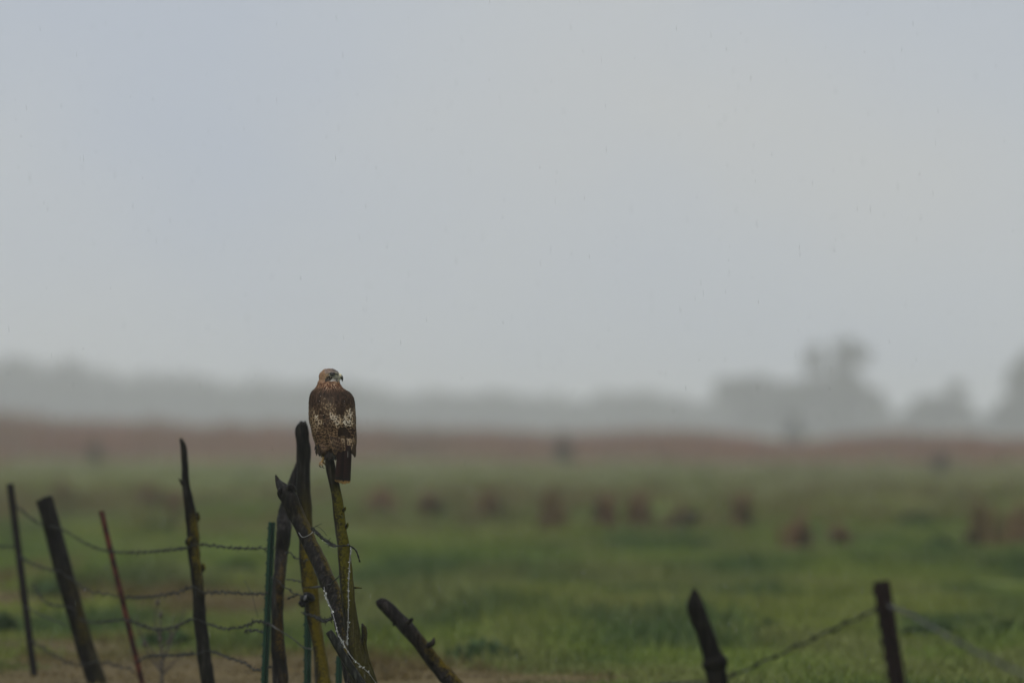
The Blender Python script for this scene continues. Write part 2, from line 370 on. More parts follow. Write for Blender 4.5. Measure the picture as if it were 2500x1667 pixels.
# ------------------------------------------------------------------ leafy clumps, trees
def leaves(cent, radii, n, size, colr, seed, shell=.35, jitter=.3):
    r = np.random.default_rng(seed)
    d = norm(r.normal(0, 1, (n, 3))); q = (shell+(1-shell)*r.uniform(0, 1, n)**.5)[:, None]
    p = np.asarray(cent)+d*q*np.asarray(radii)*(1+jitter*(fbm(d[:, 0]*3+seed, d[:, 2]*3, seed)-.5)[:, None]*2)
    a = norm(r.normal(0, 1, (n, 3))); b = norm(np.cross(a, r.normal(0, 1, (n, 3)))); s = (size*r.uniform(.5, 1.4, n))[:, None]
    V = np.stack([p-a*s, p+b*s*.45, p+a*s, p-b*s*.45], 1).reshape(-1, 3)
    Fq = np.arange(n*4).reshape(n, 4)
    c = np.asarray(colr)*r.uniform(.6, 1.4, (n, 1))
    return V, Fq, np.repeat(c, 4, 0)
def leaf_obj(name, lobes, mat, parent):
    V, Fs, C, k = [], [], [], 0
    for v, f, c in lobes:
        V.append(v); Fs.append(f+k); C.append(c); k += len(v)
    return obj(name, np.concatenate(V), np.concatenate(Fs), mat, parent, smooth=False, col=np.concatenate(C))
def tree(label, px, base_py, d, lobes, trunk_r, seed, cat='tree', name='tree', group=None, col=(.035, .045, .02), dens=.7, size=.75):
    """lobes: (px, py, half-width px, half-height px) of the crown clumps at distance d"""
    b = P(px, base_py, d); b[2] = 0.
    root = thing(name, label, cat, b, group); r = np.random.default_rng(seed); k = d/FPX
    mb = MB(); L = []
    cs = [(P(a, e, d)-b, hw*k, hh*k) for a, e, hw, hh in lobes]
    topz = max(c[2] for c, _, _ in cs)
    path = spline([(0, 0, -.2), (r.normal(0, .1), r.normal(0, .1), topz*.35), (cs[0][0][0]*.6, 0, topz*.62), (cs[0][0][0], 0, max(cs[0][0][2], topz*.7))], 12)
    mb.add(*tube(path, np.linspace(trunk_r, trunk_r*.3, 12), 8, .12, seed=seed))
    for i, (c, hw, hh) in enumerate(cs):
        c = c+np.array([0, r.uniform(-.4, .4)*hw, 0])
        st = path[r.integers(3, 7)]
        mb.add(*tube(spline([st, (st+c)/2+r.normal(0, .1*hw, 3), c], 7), np.linspace(trunk_r*.45, trunk_r*.1, 7), 5, .1, seed=i))
        for j in range(3):
            e = c+r.normal(0, .5, 3)*np.array([hw, hw, hh])
            mb.add(*tube(spline([st*.4+c*.6, (c+e)/2, e], 5), np.linspace(trunk_r*.22, trunk_r*.05, 5), 4))
        n = int(np.clip(300*dens*hw*hh, 250, 5000))
        for j in range(9):
            o = r.normal(0, .5, 3)*np.array([hw, hw*.8, hh]); f = r.uniform(.22, .6)
            L.append(leaves(c+o, (hw*f, hw*f, hh*f), n//9, size, np.array(col)*r.uniform(.75, 1.25), seed*31+i*7+j, .1))
    mb.build('trunk', M_BARK, root)
    leaf_obj('crown', L, M_LEAF, root)
    return root
tree('tall two headed tree rising highest above the foggy treeline at right', 2045, 1071, 2820,
     [(2065, 862, 42, 38), (2062, 930, 46, 50), (1982, 885, 24, 34), (1998, 948, 38, 40), (2035, 988, 85, 42), (2095, 1008, 70, 48), (2010, 1035, 95, 38)], 1.0, 3, group=None)
tree('broad round headed tree in the fog just left of the tallest tree', 1850, 1071, 2850,
     [(1850, 950, 65, 40), (1790, 965, 50, 45), (1900, 975, 50, 40), (1850, 1010, 110, 40)], 1., 4)
tree('small round tree in the fog between the tallest tree and the right edge', 2295, 1071, 2790,
     [(2300, 985, 50, 32), (2265, 1010, 60, 32), (2340, 1015, 55, 30)], .6, 5)
tree('tall foggy tree cut off by the right edge of the photo', 2500, 1071, 2700,
     [(2520, 930, 55, 50), (2490, 960, 40, 45), (2540, 1000, 70, 50), (2480, 1020, 60, 40)], 1., 6)
tree('slender dark sapling standing alone in the reeds below the tall foggy trees', 1938, 1083, 1500,
     [(1938, 1030, 17, 26), (1940, 1062, 21, 26), (1934, 1082, 17, 16)], .15, 8, name='sapling', cat='sapling', col=(.03, .032, .022), dens=1.6, size=.35)
tree('faint low bush in the reeds straight below the gap in the far treeline', 1370, 1130, 480,
     [(1370, 1090, 18, 20), (1378, 1105, 16, 18)], .05, 9, name='bush', cat='bush', col=(.11, .10, .075), dens=1.6, size=.12)
tree('small dark bush near the reeds above the branched post', 233, 1137, 440,
     [(233, 1098, 17, 18), (236, 1112, 15, 14)], .05, 10, name='bush', cat='bush', col=(.085, .09, .055), dens=1.6, size=.12)
tree('dim leaning bush in the reddish reeds toward the right edge', 2298, 1152, 395,
     [(2298, 1120, 14, 22), (2292, 1136, 14, 16)], .05, 12, name='bush', cat='bush', col=(.11, .09, .07), dens=1.6, size=.12)
# the long low wood behind the field
prof = [(-900, 880), (0, 872), (90, 878), (205, 880), (225, 905), (320, 913), (420, 910), (530, 924), (690, 930), (830, 925), (870, 930), (905, 945), (960, 958), (1060, 950), (1120, 960), (1200, 955), (1290, 962), (1350, 968), (1430, 966), (1490, 955), (1540, 958), (1590, 945), (1640, 970), (1720, 978), (1790, 985), (2150, 1012), (2210, 1010), (2400, 1025), (2500, 1020), (3400, 980)]
mb = []
r = np.random.default_rng(77)
for i in range(560):
    d = r.uniform(3250, 3650); p = -850+4150*((i*.6180339) % 1); k = d/FPX
    tp = np.interp(p, [a for a, _ in prof], [b for _, b in prof])+-4+34*fbm(p/38., 0, 71, 2)**1.6*r.uniform(.6, 1.2)
    H = CAM_H+(HOR-tp)*k; hw = r.uniform(3.6, 9.)
    c = P(p, HOR, d); c[2] = H*.5
    mb.append(leaves(c, (hw, hw, H*.5), 150, 1.4, np.array((.034, .043, .024))*r.uniform(.7, 1.3), 500+i, .1, .5))
fw = leaf_obj('far_woods', mb, M_LEAF, None)
tag(fw, 'long low wood fading into the fog behind the whole field', 'woods', kind='stuff')

def clump(label, name, cat, px, py, wpx, hpx, red, seed, group):
    x, y = ground_at(px, py); k = y/FPX; W, H = wpx*k*.5*(.72 if red else 1), hpx*k*(1.1 if red else 1)
    root = thing(name, label, cat, (x, y, 0), group); r = np.random.default_rng(seed)
    L = [leaves((r.normal(0, W*.35), r.normal(0, W*.35), H*r.uniform(.12, .4)), (W*r.uniform(.4, .8), W*.7, H*r.uniform(.18, .4)), 90, .035+.02*y/100, (np.array((.062, .048, .025)) if red else np.array((.03, .055, .016)))*r.uniform(.6, 1.4), seed*9+j, .1) for j in range(2 if red else 6)]
    leaf_obj('leaves', L, M_LEAF, root)
    gm = r.uniform(0, .4); n = int(r.uniform(45, 120)) if red else 60
    bx = np.where(r.uniform(0, 1, n) < .6, r.normal(r.uniform(-.3, .3)*W, W*.4, n), r.normal(r.uniform(-.9, .9)*W, W*.35, n)) if red else r.normal(0, W*.5, n); by = r.normal(0, W*.5, n)
    colr = ((np.array((.145, .085, .048))*(1-gm)+np.array((.10, .11, .035))*gm) if red else np.array((.03, .055, .016)))*r.uniform(.6, 1.4, (n, 1))
    o = blades('seed_stalks' if red else 'stems', bx, by, H*(1.2 if red else 1.)*r.uniform(.3, 1.15, n)*(1-.4*np.clip(abs(bx)/W, 0, 1)), np.full(n, .02+.02*y/100), r.uniform(.05, .4, n), colr, M_LEAF, seed, root)
    o['kind'] = 'stuff'
    return root
GD = 'rusty dock clumps across the middle of the field'
docks = [
 ('rusty dock clump just right of the perched hawk tail', 940, 1250, 90, 55), ('pale rusty dock clump, first of the row right of the hawk', 1050, 1262, 70, 60),
 ('reddish dock clump second in the row right of the hawk', 1192, 1268, 70, 70), ('largest darkest dock clump of the row, brown over a black green base', 1340, 1302, 100, 95),
 ('tall red dock clump right of the largest dark one', 1476, 1292, 85, 85), ('bright red dock clump in the middle of the row', 1562, 1290, 80, 80),
 ('broad low rusty dock clump in the middle of the row', 1672, 1300, 120, 70), ('thin upright red dock clump ending the row', 1812, 1300, 60, 85),
 ('dark brown dock clump above the pointed post at right', 1960, 1340, 90, 85), ('small dark dock clump above the steel post at right', 2045, 1330, 60, 55),
 ('tall rusty dock clump with dark base near the right edge', 2395, 1332, 100, 100), ('rusty dock clump cut by the right edge', 2492, 1330, 70, 90),
 ('reddish dock clump just left of the branched post top', 370, 1245, 90, 60), ('small brown dock clump right behind the branched post', 425, 1262, 50, 60),
 ('faint rusty dock clump between the two left square posts', 150, 1235, 110, 55)]
for i, (lb, a, b, c, d) in enumerate(docks): clump(lb, 'dock_clump', 'dock plant', a, b, c, d, True, 200+i, GD)
GW = 'dark green weed clumps in the grass'
weeds = [
 ('large dark green weed clump right of the broken branch post', 1172, 1622, 165, 75), ('dark weed clump beside the tip of the broken branch post', 960, 1478, 90, 36),
 ('low dark weed clump in the open grass midway to the pointed post', 1105, 1468, 100, 28), ('olive weed clump further right in the open grass', 1215, 1490, 70, 26),
 ('dark weed clump left of the pointed post', 1560, 1512, 120, 30), ('small weed clump touching the right side of the pointed post', 1752, 1530, 80, 36),
 ('dark weed clump under the slack wire at right', 1872, 1542, 50, 28), ('wide dark weed clump just right of the steel post', 2250, 1560, 120, 44),
 ('dark weed clump cut by the right edge, low in the field', 2468, 1560, 110, 52), ('small green weed clump near the small rusty docks at right', 2240, 1285, 70, 36),
 ('round dark green weed clump below the rusty docks at right', 2292, 1348, 75, 50), ('dark weed clump behind the thick square post', 120, 1460, 90, 46),
 ('dark weed clump between the red post and the branched post', 372, 1300, 70, 34), ('broad dark weed clump right of the red steel post', 345, 1430, 100, 50),
 ('dark weed clump at the left edge of the field', 10, 1545, 60, 60), ('green weed clump low between the red post and the branched post', 400, 1580, 110, 46),
 ('dark green weed clump left of the green steel posts', 585, 1400, 80, 34)]
for i, (lb, a, b, c, d) in enumerate(weeds): clump(lb, 'weed_clump', 'weed', a, b, c, d, False, 300+i, GW)
# bare dry weed standing in front of the branched post
b = P(392, 1690, 61.); b[2] = 0
root = thing('dry_weed', 'bare dry forked weed standing between the red post and the branched post', 'weed', b)
mb = MB(); q = lambda a, c, d=61.: P(a, c, d)-b
for pts, r0 in (([(394, 1700), (396, 1600), (390, 1560), (392, 1500)], .006), ([(396, 1610), (420, 1560), (432, 1530)], .004), ([(395, 1640), (365, 1600), (352, 1570)], .004), ([(391, 1560), (378, 1510), (385, 1470)], .003), ([(420, 1560), (412, 1530)], .003), ([(394, 1650), (430, 1610), (470, 1590)], .003), ([(400, 1640), (380, 1600), (340, 1540), (335, 1500)], .003), ([(396, 1580), (440, 1520), (450, 1480)], .003), ([(393, 1620), (410, 1580), (425, 1500)], .003)):
    pp = spline([q(*p) for p in pts], 10); mb.add(*tube(pp, np.linspace(r0, r0*.4, 10)*1.7, 6, .1))
mb.build('stalk', M_STEM, root)
mb = MB()
for p in ((391, 1560), (392, 1500), (432, 1530), (352, 1570), (385, 1470)):
    v, f = ellipsoid(q(*p), (.012, .012, .018), 8, 6); obj('seed_head', v, f, M_STEM, root)
# ------------------------------------------------------------------ the fence
def wood_post(name, label, pts, mat, seed, group=None, rough=.07, jag=.012, seg=28, step=.012, bury=True, extra=None, cat='fence post', tipcap=True):
    """pts: (px, py, half-width px, distance) from the top down; carried on into the ground"""
    w3 = [np.r_[P(a, b, d), hw*d/FPX] for a, b, hw, d in pts]
    if bury and w3[-1][2] > -.15:
        d = w3[-1][:3]-w3[-2][:3]; k = (w3[-1][2]+.15)/max(-d[2], 1e-3)
        e = w3[-1].copy(); e[:3] += d*k; w3.append(e)
    L = sum(np.linalg.norm(w3[i+1][:3]-w3[i][:3]) for i in range(len(w3)-1))
    pp = spline(w3, int(L/step)); foot = pp[-1, :3].copy(); foot[2] = 0
    root = thing(name, label, cat, foot, group)
    v, f = tube(pp[:, :3]-foot, np.abs(pp[:, 3]), seg, rough, seed=seed, jag=jag)
    obj('post_shaft', v, f, mat, root)
    if extra:
        for nm, chains in extra.items():
            for ch in chains:
                q = spline([np.r_[P(a, b, d)-foot, hw*d/FPX] for a, b, hw, d in ch], 14)
                v, f = tube(q[:, :3], np.abs(q[:, 3]), 12, rough*1.5, seed=seed+3); obj(nm, v, f, mat, root)
    return root
def tpost(label, p0, p1, d, width, mat, rot, seed, group, studs=True, side=1):
    a, b = P(*p0, d), P(*p1, d); dr = norm(b-a)
    if b[2] > -.2: b = b+dr*((b[2]+.2)/max(-dr[2], .05))
    foot = b.copy(); foot[2] = 0.
    root = thing('steel_post', label, 'fence post', foot, group)
    W = width; th = W*.13
    sec = np.array([(-W/2, 0), (W/2, 0), (W/2, -th), (th*.55, -th*1.3), (th*.45, -W*.78), (-th*.45, -W*.78), (-th*.55, -th*1.3), (-W/2, -th)])
    t, A, B = frames(np.array([a, b])); A, B = A[0], B[0]
    ca, sa = math.cos(rot), math.sin(rot); A2 = A*ca+B*sa; B2 = -A*sa+B*ca
    n = 40; V = []
    for i in range(n):
        c = a+(b-a)*i/(n-1)-foot
        V += [c+A2*x+B2*y for x, y in sec]
    m = len(sec)
    f = [(i*m+j, i*m+(j+1) % m, (i+1)*m+(j+1) % m, (i+1)*m+j) for i in range(n-1) for j in range(m)]+[tuple(range(m))[::-1], tuple((n-1)*m+j for j in range(m))]
    obj('post_shaft', V, f, mat, root, smooth=False)
    if studs:
        L = np.linalg.norm(b-a); s = .03
        while s < L-.2:
            c = a+dr*s-foot+A2*(W*.30*side)+B2*(W*.10)
            v, f = ellipsoid(c+A2*side*W*.22, (W*.20, W*.2, W*.17), 8, 6); obj('stud', v, f, mat, root); s += .055
    return root
GP = 'weathered wooden posts of the old fence'; GT = 'steel posts of the old fence'
D_PERCH = 49.2
W_PERCH = wood('perch_bark', dark=(.008, .007, .005), mid=(.03, .026, .017), moss=(.125, .11, .008), side=(1, -.55, 0), amount=.68, low=.66, high=1.17, seed=1., fade=.09)
perch = wood_post('perch_post', 'mossy yellow green leaning branch post that the hawk perches on', [
    (804, 1119, 11, D_PERCH), (807, 1138, 12.5, D_PERCH), (812, 1165, 12.5, D_PERCH), (820, 1200, 13, D_PERCH), (826, 1240, 14, D_PERCH), (832, 1290, 14.5, D_PERCH), (838, 1330, 15, D_PERCH),
    (842, 1380, 16.5, D_PERCH), (847, 1430, 16.5, D_PERCH), (852, 1480, 17, D_PERCH), (859, 1530, 17.5, D_PERCH), (866, 1580, 20, D_PERCH), (875, 1620, 25, D_PERCH), (889, 1667, 29, D_PERCH)], W_PERCH, 11, GP, .06, .006, 36, .007,
    extra={'twig_stub': [[(836, 1247, 4.5, 49.19), (841, 1243, 4, 49.18), (843, 1238, 2, 49.17)], [(842, 1290, 4.5, 49.2), (847, 1283, 4, 49.18), (849, 1277, 2, 49.17)], [(836, 1262, 3, 49.12), (832, 1260, 4, 49.09), (830, 1257, 1.5, 49.08)],
        [(862, 1434, 3, 49.2), (872, 1434, 2.4, 49.19), (884, 1435, 1.0, 49.18)]],
        'splinter': [[(884, 1521, 2, 49.2), (889, 1532, 7, 49.2), (890, 1552, 7.5, 49.2), (890, 1575, 5.5, 49.2), (897, 1605, 5, 49.2), (906, 1635, 6, 49.2), (918, 1680, 8, 49.2)]]})
W_DIAG = wood('leaning_bark', dark=(.006, .0055, .005), mid=(.026, .023, .02), moss=(.14, .10, .006), side=(1, -.2, .35), amount=.36, high=1.15, seed=4., fade=.3)
wood_post('leaning_post', 'dark broken post leaning across the mossy post with a jagged tip', [
    (673, 1160, 2, 50.1), (679, 1175, 7, 50.1), (692, 1195, 15, 50.05), (708, 1220, 20, 50.0), (725, 1260, 19, 50), (744, 1300, 18.5, 49.95), (764, 1340, 19, 49.9), (792, 1400, 20, 49.8), (815, 1450, 20, 49.7), (832, 1510, 18, 49.6), (842, 1570, 16, 49.55), (852, 1640, 15, 49.5)], W_DIAG, 21, GP, .08, .004, 32, .009,
    extra={'twig_stub': [[(700, 1200, 6, 50.0), (711, 1190, 9, 50.0), (716, 1199, 8, 50.0)], [(686, 1192, 4, 50.02), (681, 1203, 5, 50.0), (690, 1222, 5, 50.0)]]})
W_A = wood('tall_bark', dark=(.005, .005, .005), mid=(.03, .027, .023), moss=(.14, .105, .006), side=(.9, -.5, 0), amount=.78, high=1.18, seed=7., fade=.4)
DA = 53.2
postA = wood_post('split_post', 'thick blackened post with yellow moss below, directly left of the hawk', [
    (740, 1030, 7, DA), (739, 1038, 13, DA), (737, 1050, 16.5, DA), (738, 1075, 16.5, DA), (741, 1100, 18, DA), (741, 1130, 17, DA), (741, 1170, 17, DA), (742, 1220, 18, DA), (746, 1270, 16, DA), (748, 1320, 17, DA), (752, 1380, 20, DA), (756, 1430, 19, DA), (765, 1500, 17, DA), (778, 1580, 15, DA), (790, 1667, 19, DA)], W_A, 31, GP, .07, .01, 32, .01)
W_B = wood('bark_grey', dark=(.005, .005, .005), mid=(.026, .023, .021), moss=(.10, .062, .012), side=(.6, -.8, 0), amount=.2, high=.95, seed=12., fade=.3)
wood_post('rough_post', 'dark rough post between the tall green steel post and the blackened post', [
    (733, 1120, 6, 53.9), (724, 1150, 9, 53.9), (714, 1185, 12, 53.9), (704, 1220, 14, 53.9), (696, 1255, 17, 53.9), (692, 1300, 18, 53.8), (687, 1350, 16, 53.8), (681, 1410, 14.5, 53.7), (678, 1460, 14.5, 53.7), (677, 1510, 14, 53.7), (679, 1570, 17, 53.7), (686, 1667, 20, 53.7)], W_B, 41, GP, .10, .01, 28, .011)
W_C = wood('branch_bark', dark=(.006, .006, .005), mid=(.022, .02, .016), moss=(.15, .115, .004), side=(1, -.5, 0), amount=.40, low=.62, high=1.02, seed=17., fade=.12)
wood_post('branched_post', 'thin knotty branch post with a side twig, standing alone in the left group', [
    (442, 1074, 4, 56.5), (448, 1090, 7.5, 56.5), (451, 1130, 8.5, 56.5), (453, 1170, 9, 56.5), (458, 1210, 11, 56.5), (466, 1255, 13.5, 56.5), (471, 1300, 14.5, 56.5), (473, 1340, 15, 56.5), (478, 1390, 15, 56.5), (484, 1440, 15.5, 56.5), (487, 1500, 16, 56.5), (494, 1560, 16, 56.5), (500, 1610, 17, 56.5), (508, 1667, 17, 56.5)], W_C, 51, GP, .09, .01, 28, .011,
    extra={'twig_stub': [[(450, 1186, 5, 56.5), (443, 1177, 3.5, 56.5), (437, 1168, 1.5, 56.5)], [(466, 1310, 4, 56.45), (457, 1321, 6, 56.42), (461, 1332, 3, 56.45)], [(482, 1250, 4, 56.5), (483, 1264, 6, 56.5), (480, 1276, 3, 56.5)], [(495, 1375, 4, 56.5), (497, 1386, 5, 56.5), (494, 1396, 2, 56.5)]]})
W_SQ = wood('thick_post_wood', dark=(.005, .005, .004), mid=(.02, .018, .015), moss=(.07, .055, .006), side=(.7, -.7, 0), amount=.18, low=-.2, high=.7, seed=23., fade=.3)
wood_post('thick_post', 'thick dark sawn off post leaning right near the left edge', [
    (107, 1216, 20, 62), (111, 1228, 21, 62), (128, 1290, 21.5, 62), (149, 1370, 22, 62), (166, 1430, 22, 62), (186, 1500, 22, 62), (206, 1570, 22.5, 62), (222, 1620, 23, 62), (238, 1667, 24, 62)], W_SQ, 61, GP, .03, .008, 32, .014)
W_R = wood('broken_branch_bark', dark=(.006, .0055, .005), mid=(.032, .027, .025), moss=(.17, .12, .003), side=(.8, -.1, .6), amount=.40, high=.62, seed=29., fade=.16)
wood_post('broken_branch', 'bare broken branch post sloping down to the right of the hawk', [
    (925, 1463, 9, 45), (930, 1470, 14, 45), (948, 1486, 16.5, 45), (970, 1508, 17, 45), (992, 1530, 18, 45), (1014, 1556, 17, 45), (1040, 1590, 17, 45), (1066, 1622, 18, 45), (1092, 1652, 19, 45), (1106, 1667, 19, 45)], W_R, 71, GP, .07, .003, 28, .009,
    extra={'twig_stub': [[(996, 1520, 6, 44.95), (1004, 1512, 5, 44.93), (1008, 1509, 2, 44.92)], [(1046, 1575, 8, 44.96), (1056, 1568, 6.5, 44.94), (1060, 1556, 2, 44.93)], [(972, 1514, 6, 45), (963, 1522, 4.5, 45), (960, 1527, 2, 45)]]})
W_ST = wood('stub_wood', dark=(.018, .02, .016), mid=(.04, .042, .036), moss=(.08, .04, .02), side=(-1, -.2, .3), amount=.05, high=.5, seed=33., fade=.2)
wood_post('cut_pole', 'smooth grey cut pole leaning at the foot of the mossy post', [
    (802, 1541, 8.5, 48.5), (810, 1552, 9.5, 48.5), (832, 1590, 10, 48.5), (858, 1632, 10.5, 48.5), (882, 1668, 11, 48.5)], W_ST, 81, GP, .02, .002, 24, .01)
W_PT = wood('pointed_wood', dark=(.005, .0045, .004), mid=(.018, .016, .013), moss=(.06, .045, .006), side=(1, -.3, .3), amount=.12, high=.5, seed=37., fade=.2)
wood_post('pointed_post', 'dark post with a sharp pointed tip in the right half of the field', [
    (1695, 1434, 1.0, 39.5), (1696, 1446, 9, 39.5), (1697, 1462, 16, 39.5), (1699, 1484, 22, 39.5), (1707, 1510, 21.5, 39.5), (1718, 1535, 20, 39.5), (1730, 1570, 22, 39.5), (1740, 1600, 24, 39.5), (1745, 1616, 32, 39.5), (1748, 1635, 27, 39.5), (1753, 1667, 26, 39.5)], W_PT, 91, GP, .05, .004, 28, .009)
GREEN = paint('green_post_paint', (.005, .024, .013), (.01, .015, .01), .15, .45)
RUST = paint('red_post_paint', (.085, .025, .015), (.02, .009, .007), .5, .6, 14.)
DRUST = paint('dark_rust', (.011, .005, .0045), (.005, .0035, .003), .4, .7)
tpost('thin dark rusty steel post, leftmost post in the photo', (25, 1180), (86, 1660), 64, .044, paint('brown_rust', (.010, .008, .007), (.005, .004, .004), .4, .7), .5, 1, GT, False)
tpost('faded red steel post leaning between the thick post and the branched post', (248, 1247), (348, 1667), 60, .033, RUST, .6, 2, GT, False)
tpost('tall green steel post with studs, left of the rough dark post', (664, 1274), (646, 1667), 53.9, .034, GREEN, .15, 3, GT, True)
tpost('green steel post half hidden behind the blackened post', (752, 1480), (751, 1667), 53.6, .034, GREEN, .1, 4, GT, True)
tpost('short green steel post beneath the crossing posts, just left of the mossy one', (829, 1600), (827, 1667), 52.5, .030, GREEN, .1, 5, GT, True)
tpost('dark rusty studded steel post standing at the right of the photo', (2152, 1418), (2192, 1667), 37, .056, DRUST, .35, 6, GT, True)
# black insulator fixed to the blackened post
mb = MB(); fo = np.array(postA.location)
for a, b, rx, rz in ((755, 1456, 16, 10), (744, 1462, 13, 9), (736, 1472, 8, 8)):
    mb.add(*ellipsoid(P(a, b, DA-.055)-fo, (rx*DA/FPX, .03, rz*DA/FPX), 14, 10, .5))
mb.add(*tube(spline([P(733, 1468, DA-.06)-fo, P(737, 1478, DA-.075)-fo, P(745, 1475, DA-.08)-fo], 10), .008, 8))
ins = mb.build('insulator', M_PLASTIC, postA)
v, f = ellipsoid(P(745, 1459, DA-.095)-fo, (.006, .004, .014), 8, 6, .4)
obj('clip', v, f, flat_mat('insulator_glint', (.07, .07, .075), .4), ins)  # small pale bead painted in as the white glint on the insulator

# ------------------------------------------------------------------ wire
def wire(label, pts, r=.0017, tw=.0021, pitch=.045, barb=.12, mat=M_WIRE, group='strands of old barbed wire', strands=2, drops=0, sag_noise=.004, seed=0, name='barbed_wire', drop_r=.0028):
    pp = np.array([P(a, b, d) for a, b, d in pts])
    L = np.linalg.norm(np.diff(pp, axis=0), axis=1).sum(); n = max(12, int(L/.008)); c = spline(pp, n)
    g = np.random.default_rng(seed); s = np.linspace(0, L, n)
    for _ in range(5):
        c = c+np.outer(np.sin(s*g.uniform(8, 40)+g.uniform(0, 6)), g.normal(0, sag_noise*.35, 3))
    t, A, B = frames(c); o0 = c[0].copy()
    root = thing(name, label, 'wire', o0, group)
    for k in range(strands):
        ph = s/pitch*2*math.pi+k*math.pi
        q = c+(np.cos(ph)[:, None]*A+np.sin(ph)[:, None]*B)*(tw if strands > 1 else 0)-o0
        v, f = tube(q, r, 6); obj('strand', v, f, mat, root)
    if barb:
        i = 0
        for x in np.arange(barb*.5, L-.01, barb*1.0):
            k = min(int(x/L*(n-1)), n-1); mbk = MB(); a0 = g.uniform(0, 6.28)
            loop = [c[k]-o0+t[k]*(u-.5)*.012+(math.cos(a0+u*9)*A[k]+math.sin(a0+u*9)*B[k])*(tw+r*1.8) for u in np.linspace(0, 1, 14)]
            mbk.add(*tube(np.array(loop), r*.9, 5))
            for e in (0, 1):
                dv = norm(g.normal(0, 1, 3)-.0); dv = norm(dv-t[k]*np.dot(dv, t[k])*.8)
                st = np.array(loop[-e]); mbk.add(*tube(np.array([st, st+dv*.008, st+dv*.016]), np.array([r*.9, r*.8, r*.15]), 5))
            mbk.build('barb', mat, root)
    if drops:
        V, Fq, k = [], [], 0; m = int(L*drops); mbd = MB()
        for _ in range(m):
            i = g.integers(1, n-1); rr = drop_r*g.uniform(.5, 1.25)
            p = c[i]-o0+np.array([0, 0, -1])*(tw+r+rr*.5)*g.uniform(-.3, 1)+A[i]*g.normal(0, .0025)+np.array([0, -1, 0])*g.uniform(0, .003)
            mbd.add(*ellipsoid(p, (rr, rr, rr*1.15), 8, 6))
        od = mbd.build('water_drops', M_WATER, root); od['kind'] = 'stuff'
    return root
c2 = lambda x, y: (x/2.542, 1050+y/2.542)
c4 = lambda x, y: (600+x/4.52, 1320+y/4.52)
c3 = lambda x, y: (600+x/4.611, 1000+y/4.611)
def W2(lst): return [(*c2(x, y), d) for x, y, d in lst]
wire('top barbed strand of the left fence, from the leftmost post to the green post', W2([(-30, 715, 64.6), (100, 722, 64.0)])+W2([(130, 500, 63.9), (230, 570, 62.6), (330, 600, 61.7), (400, 620, 61.4), (530, 700, 60.8), (680, 750, 60.0), (850, 757, 59), (1050, 742, 57.4), (1160, 728, 56.6), (1240, 707, 56.2), (1400, 725, 55.4)])[:]+[(*c4(0, 80), 54.7), (*c4(250, 78), 53.85)] if False else
     W2([(100, 470, 64.0), (230, 570, 62.6), (330, 600, 61.8), (400, 620, 61.4), (530, 700, 60.8), (680, 750, 59.95), (850, 757, 59), (1050, 742, 57.4), (1160, 728, 56.42), (1240, 707, 56.3), (1400, 725, 55.4)])+[(*c4(0, 80), 54.7), (*c4(340, 78), 53.8)], seed=1)
wire('short barbed strand running off the left edge from the leftmost post', W2([(-60, 712, 65.2), (20, 724, 64.6), (110, 722, 63.95)]), seed=2)
wire('second barbed strand of the left fence, crossing the thick post at mid height', W2([(110, 760, 63.95), (150, 800, 63.5), (250, 850, 62.6), (360, 875, 61.75), (430, 910, 61.6), (540, 990, 60.9), (680, 1020, 60.3), (780, 1035, 59.9), (900, 1035, 58.6), (1080, 1010, 57.2), (1190, 975, 56.35), (1270, 1005, 56.3), (1400, 1005, 55.4)])+[(*c4(0, 580), 54.7), (*c4(250, 578), 53.8)], seed=3)
wire('third barbed strand of the left fence, wavy, crossing low on the branched post', W2([(200, 950, 63.6), (290, 1070, 62.9), (440, 1100, 61.7), (500, 1170, 61.6), (600, 1190, 61), (780, 1175, 59.9), (880, 1210, 59), (980, 1235, 58), (1100, 1215, 57.2), (1200, 1170, 56.3), (1290, 1200, 56.2), (1400, 1230, 55.5)])+[(*c4(0, 935), 54.8), (*c4(100, 885), 54.3), (*c4(170, 890), 54), (*c4(270, 925), 53.6)], seed=4)
wire('loose thin strand sagging below the third wire at left', W2([(150, 1090, 63.8), (290, 1160, 62.8), (420, 1210, 61.7)]), seed=5, barb=0)
wire('lowest pale strand running right from the leftmost post past the thick post', W2([(190, 1300, 63.7), (330, 1390, 62.6), (450, 1450, 61.7), (560, 1440, 61.6), (640, 1435, 61.2), (720, 1460, 60.6), (810, 1480, 60.1), (830, 1500, 60)]), seed=6)
wire('lowest strand of the fence between the red post and the tall green post', W2([(840, 1440, 60), (920, 1400, 59.4), (1080, 1395, 57.8), (1200, 1385, 56.35), (1310, 1370, 56.2), (1420, 1410, 55.4)])+[(*c4(0, 1350), 54.7), (*c4(110, 1420), 54.3), (*c4(280, 1390), 53.75)], seed=7)
wire('short strand just left of the tall green post, under the third wire', [(*c2(1520, 1243), 54.8), (*c4(60, 985), 54.4), (*c4(210, 995), 53.9)], seed=8)
wire('hanging pale loose end left of the tall green post', [(*c4(-20, 440), 54.8), (*c4(30, 510), 54.7), (*c4(80, 620), 54.6), (*c4(130, 850), 54.5)], seed=9, barb=0, strands=1, mat=M_WIRE, r=.0014)
wire('strand from the rough post up to the knot by the black insulator', [(*c4(290, 400), 53.5), (*c4(370, 450), 53.4), (*c4(450, 520), 53.3), (*c4(560, 590), 53.1), (*c4(640, 600), 53.02)], seed=10)
wire('short top strand between the rough post and the blackened post', [(*c4(430, 120), 53.5), (*c4(500, 140), 53.4), (*c4(590, 205), 53.25), (*c4(690, 215), 53.05)], seed=11)
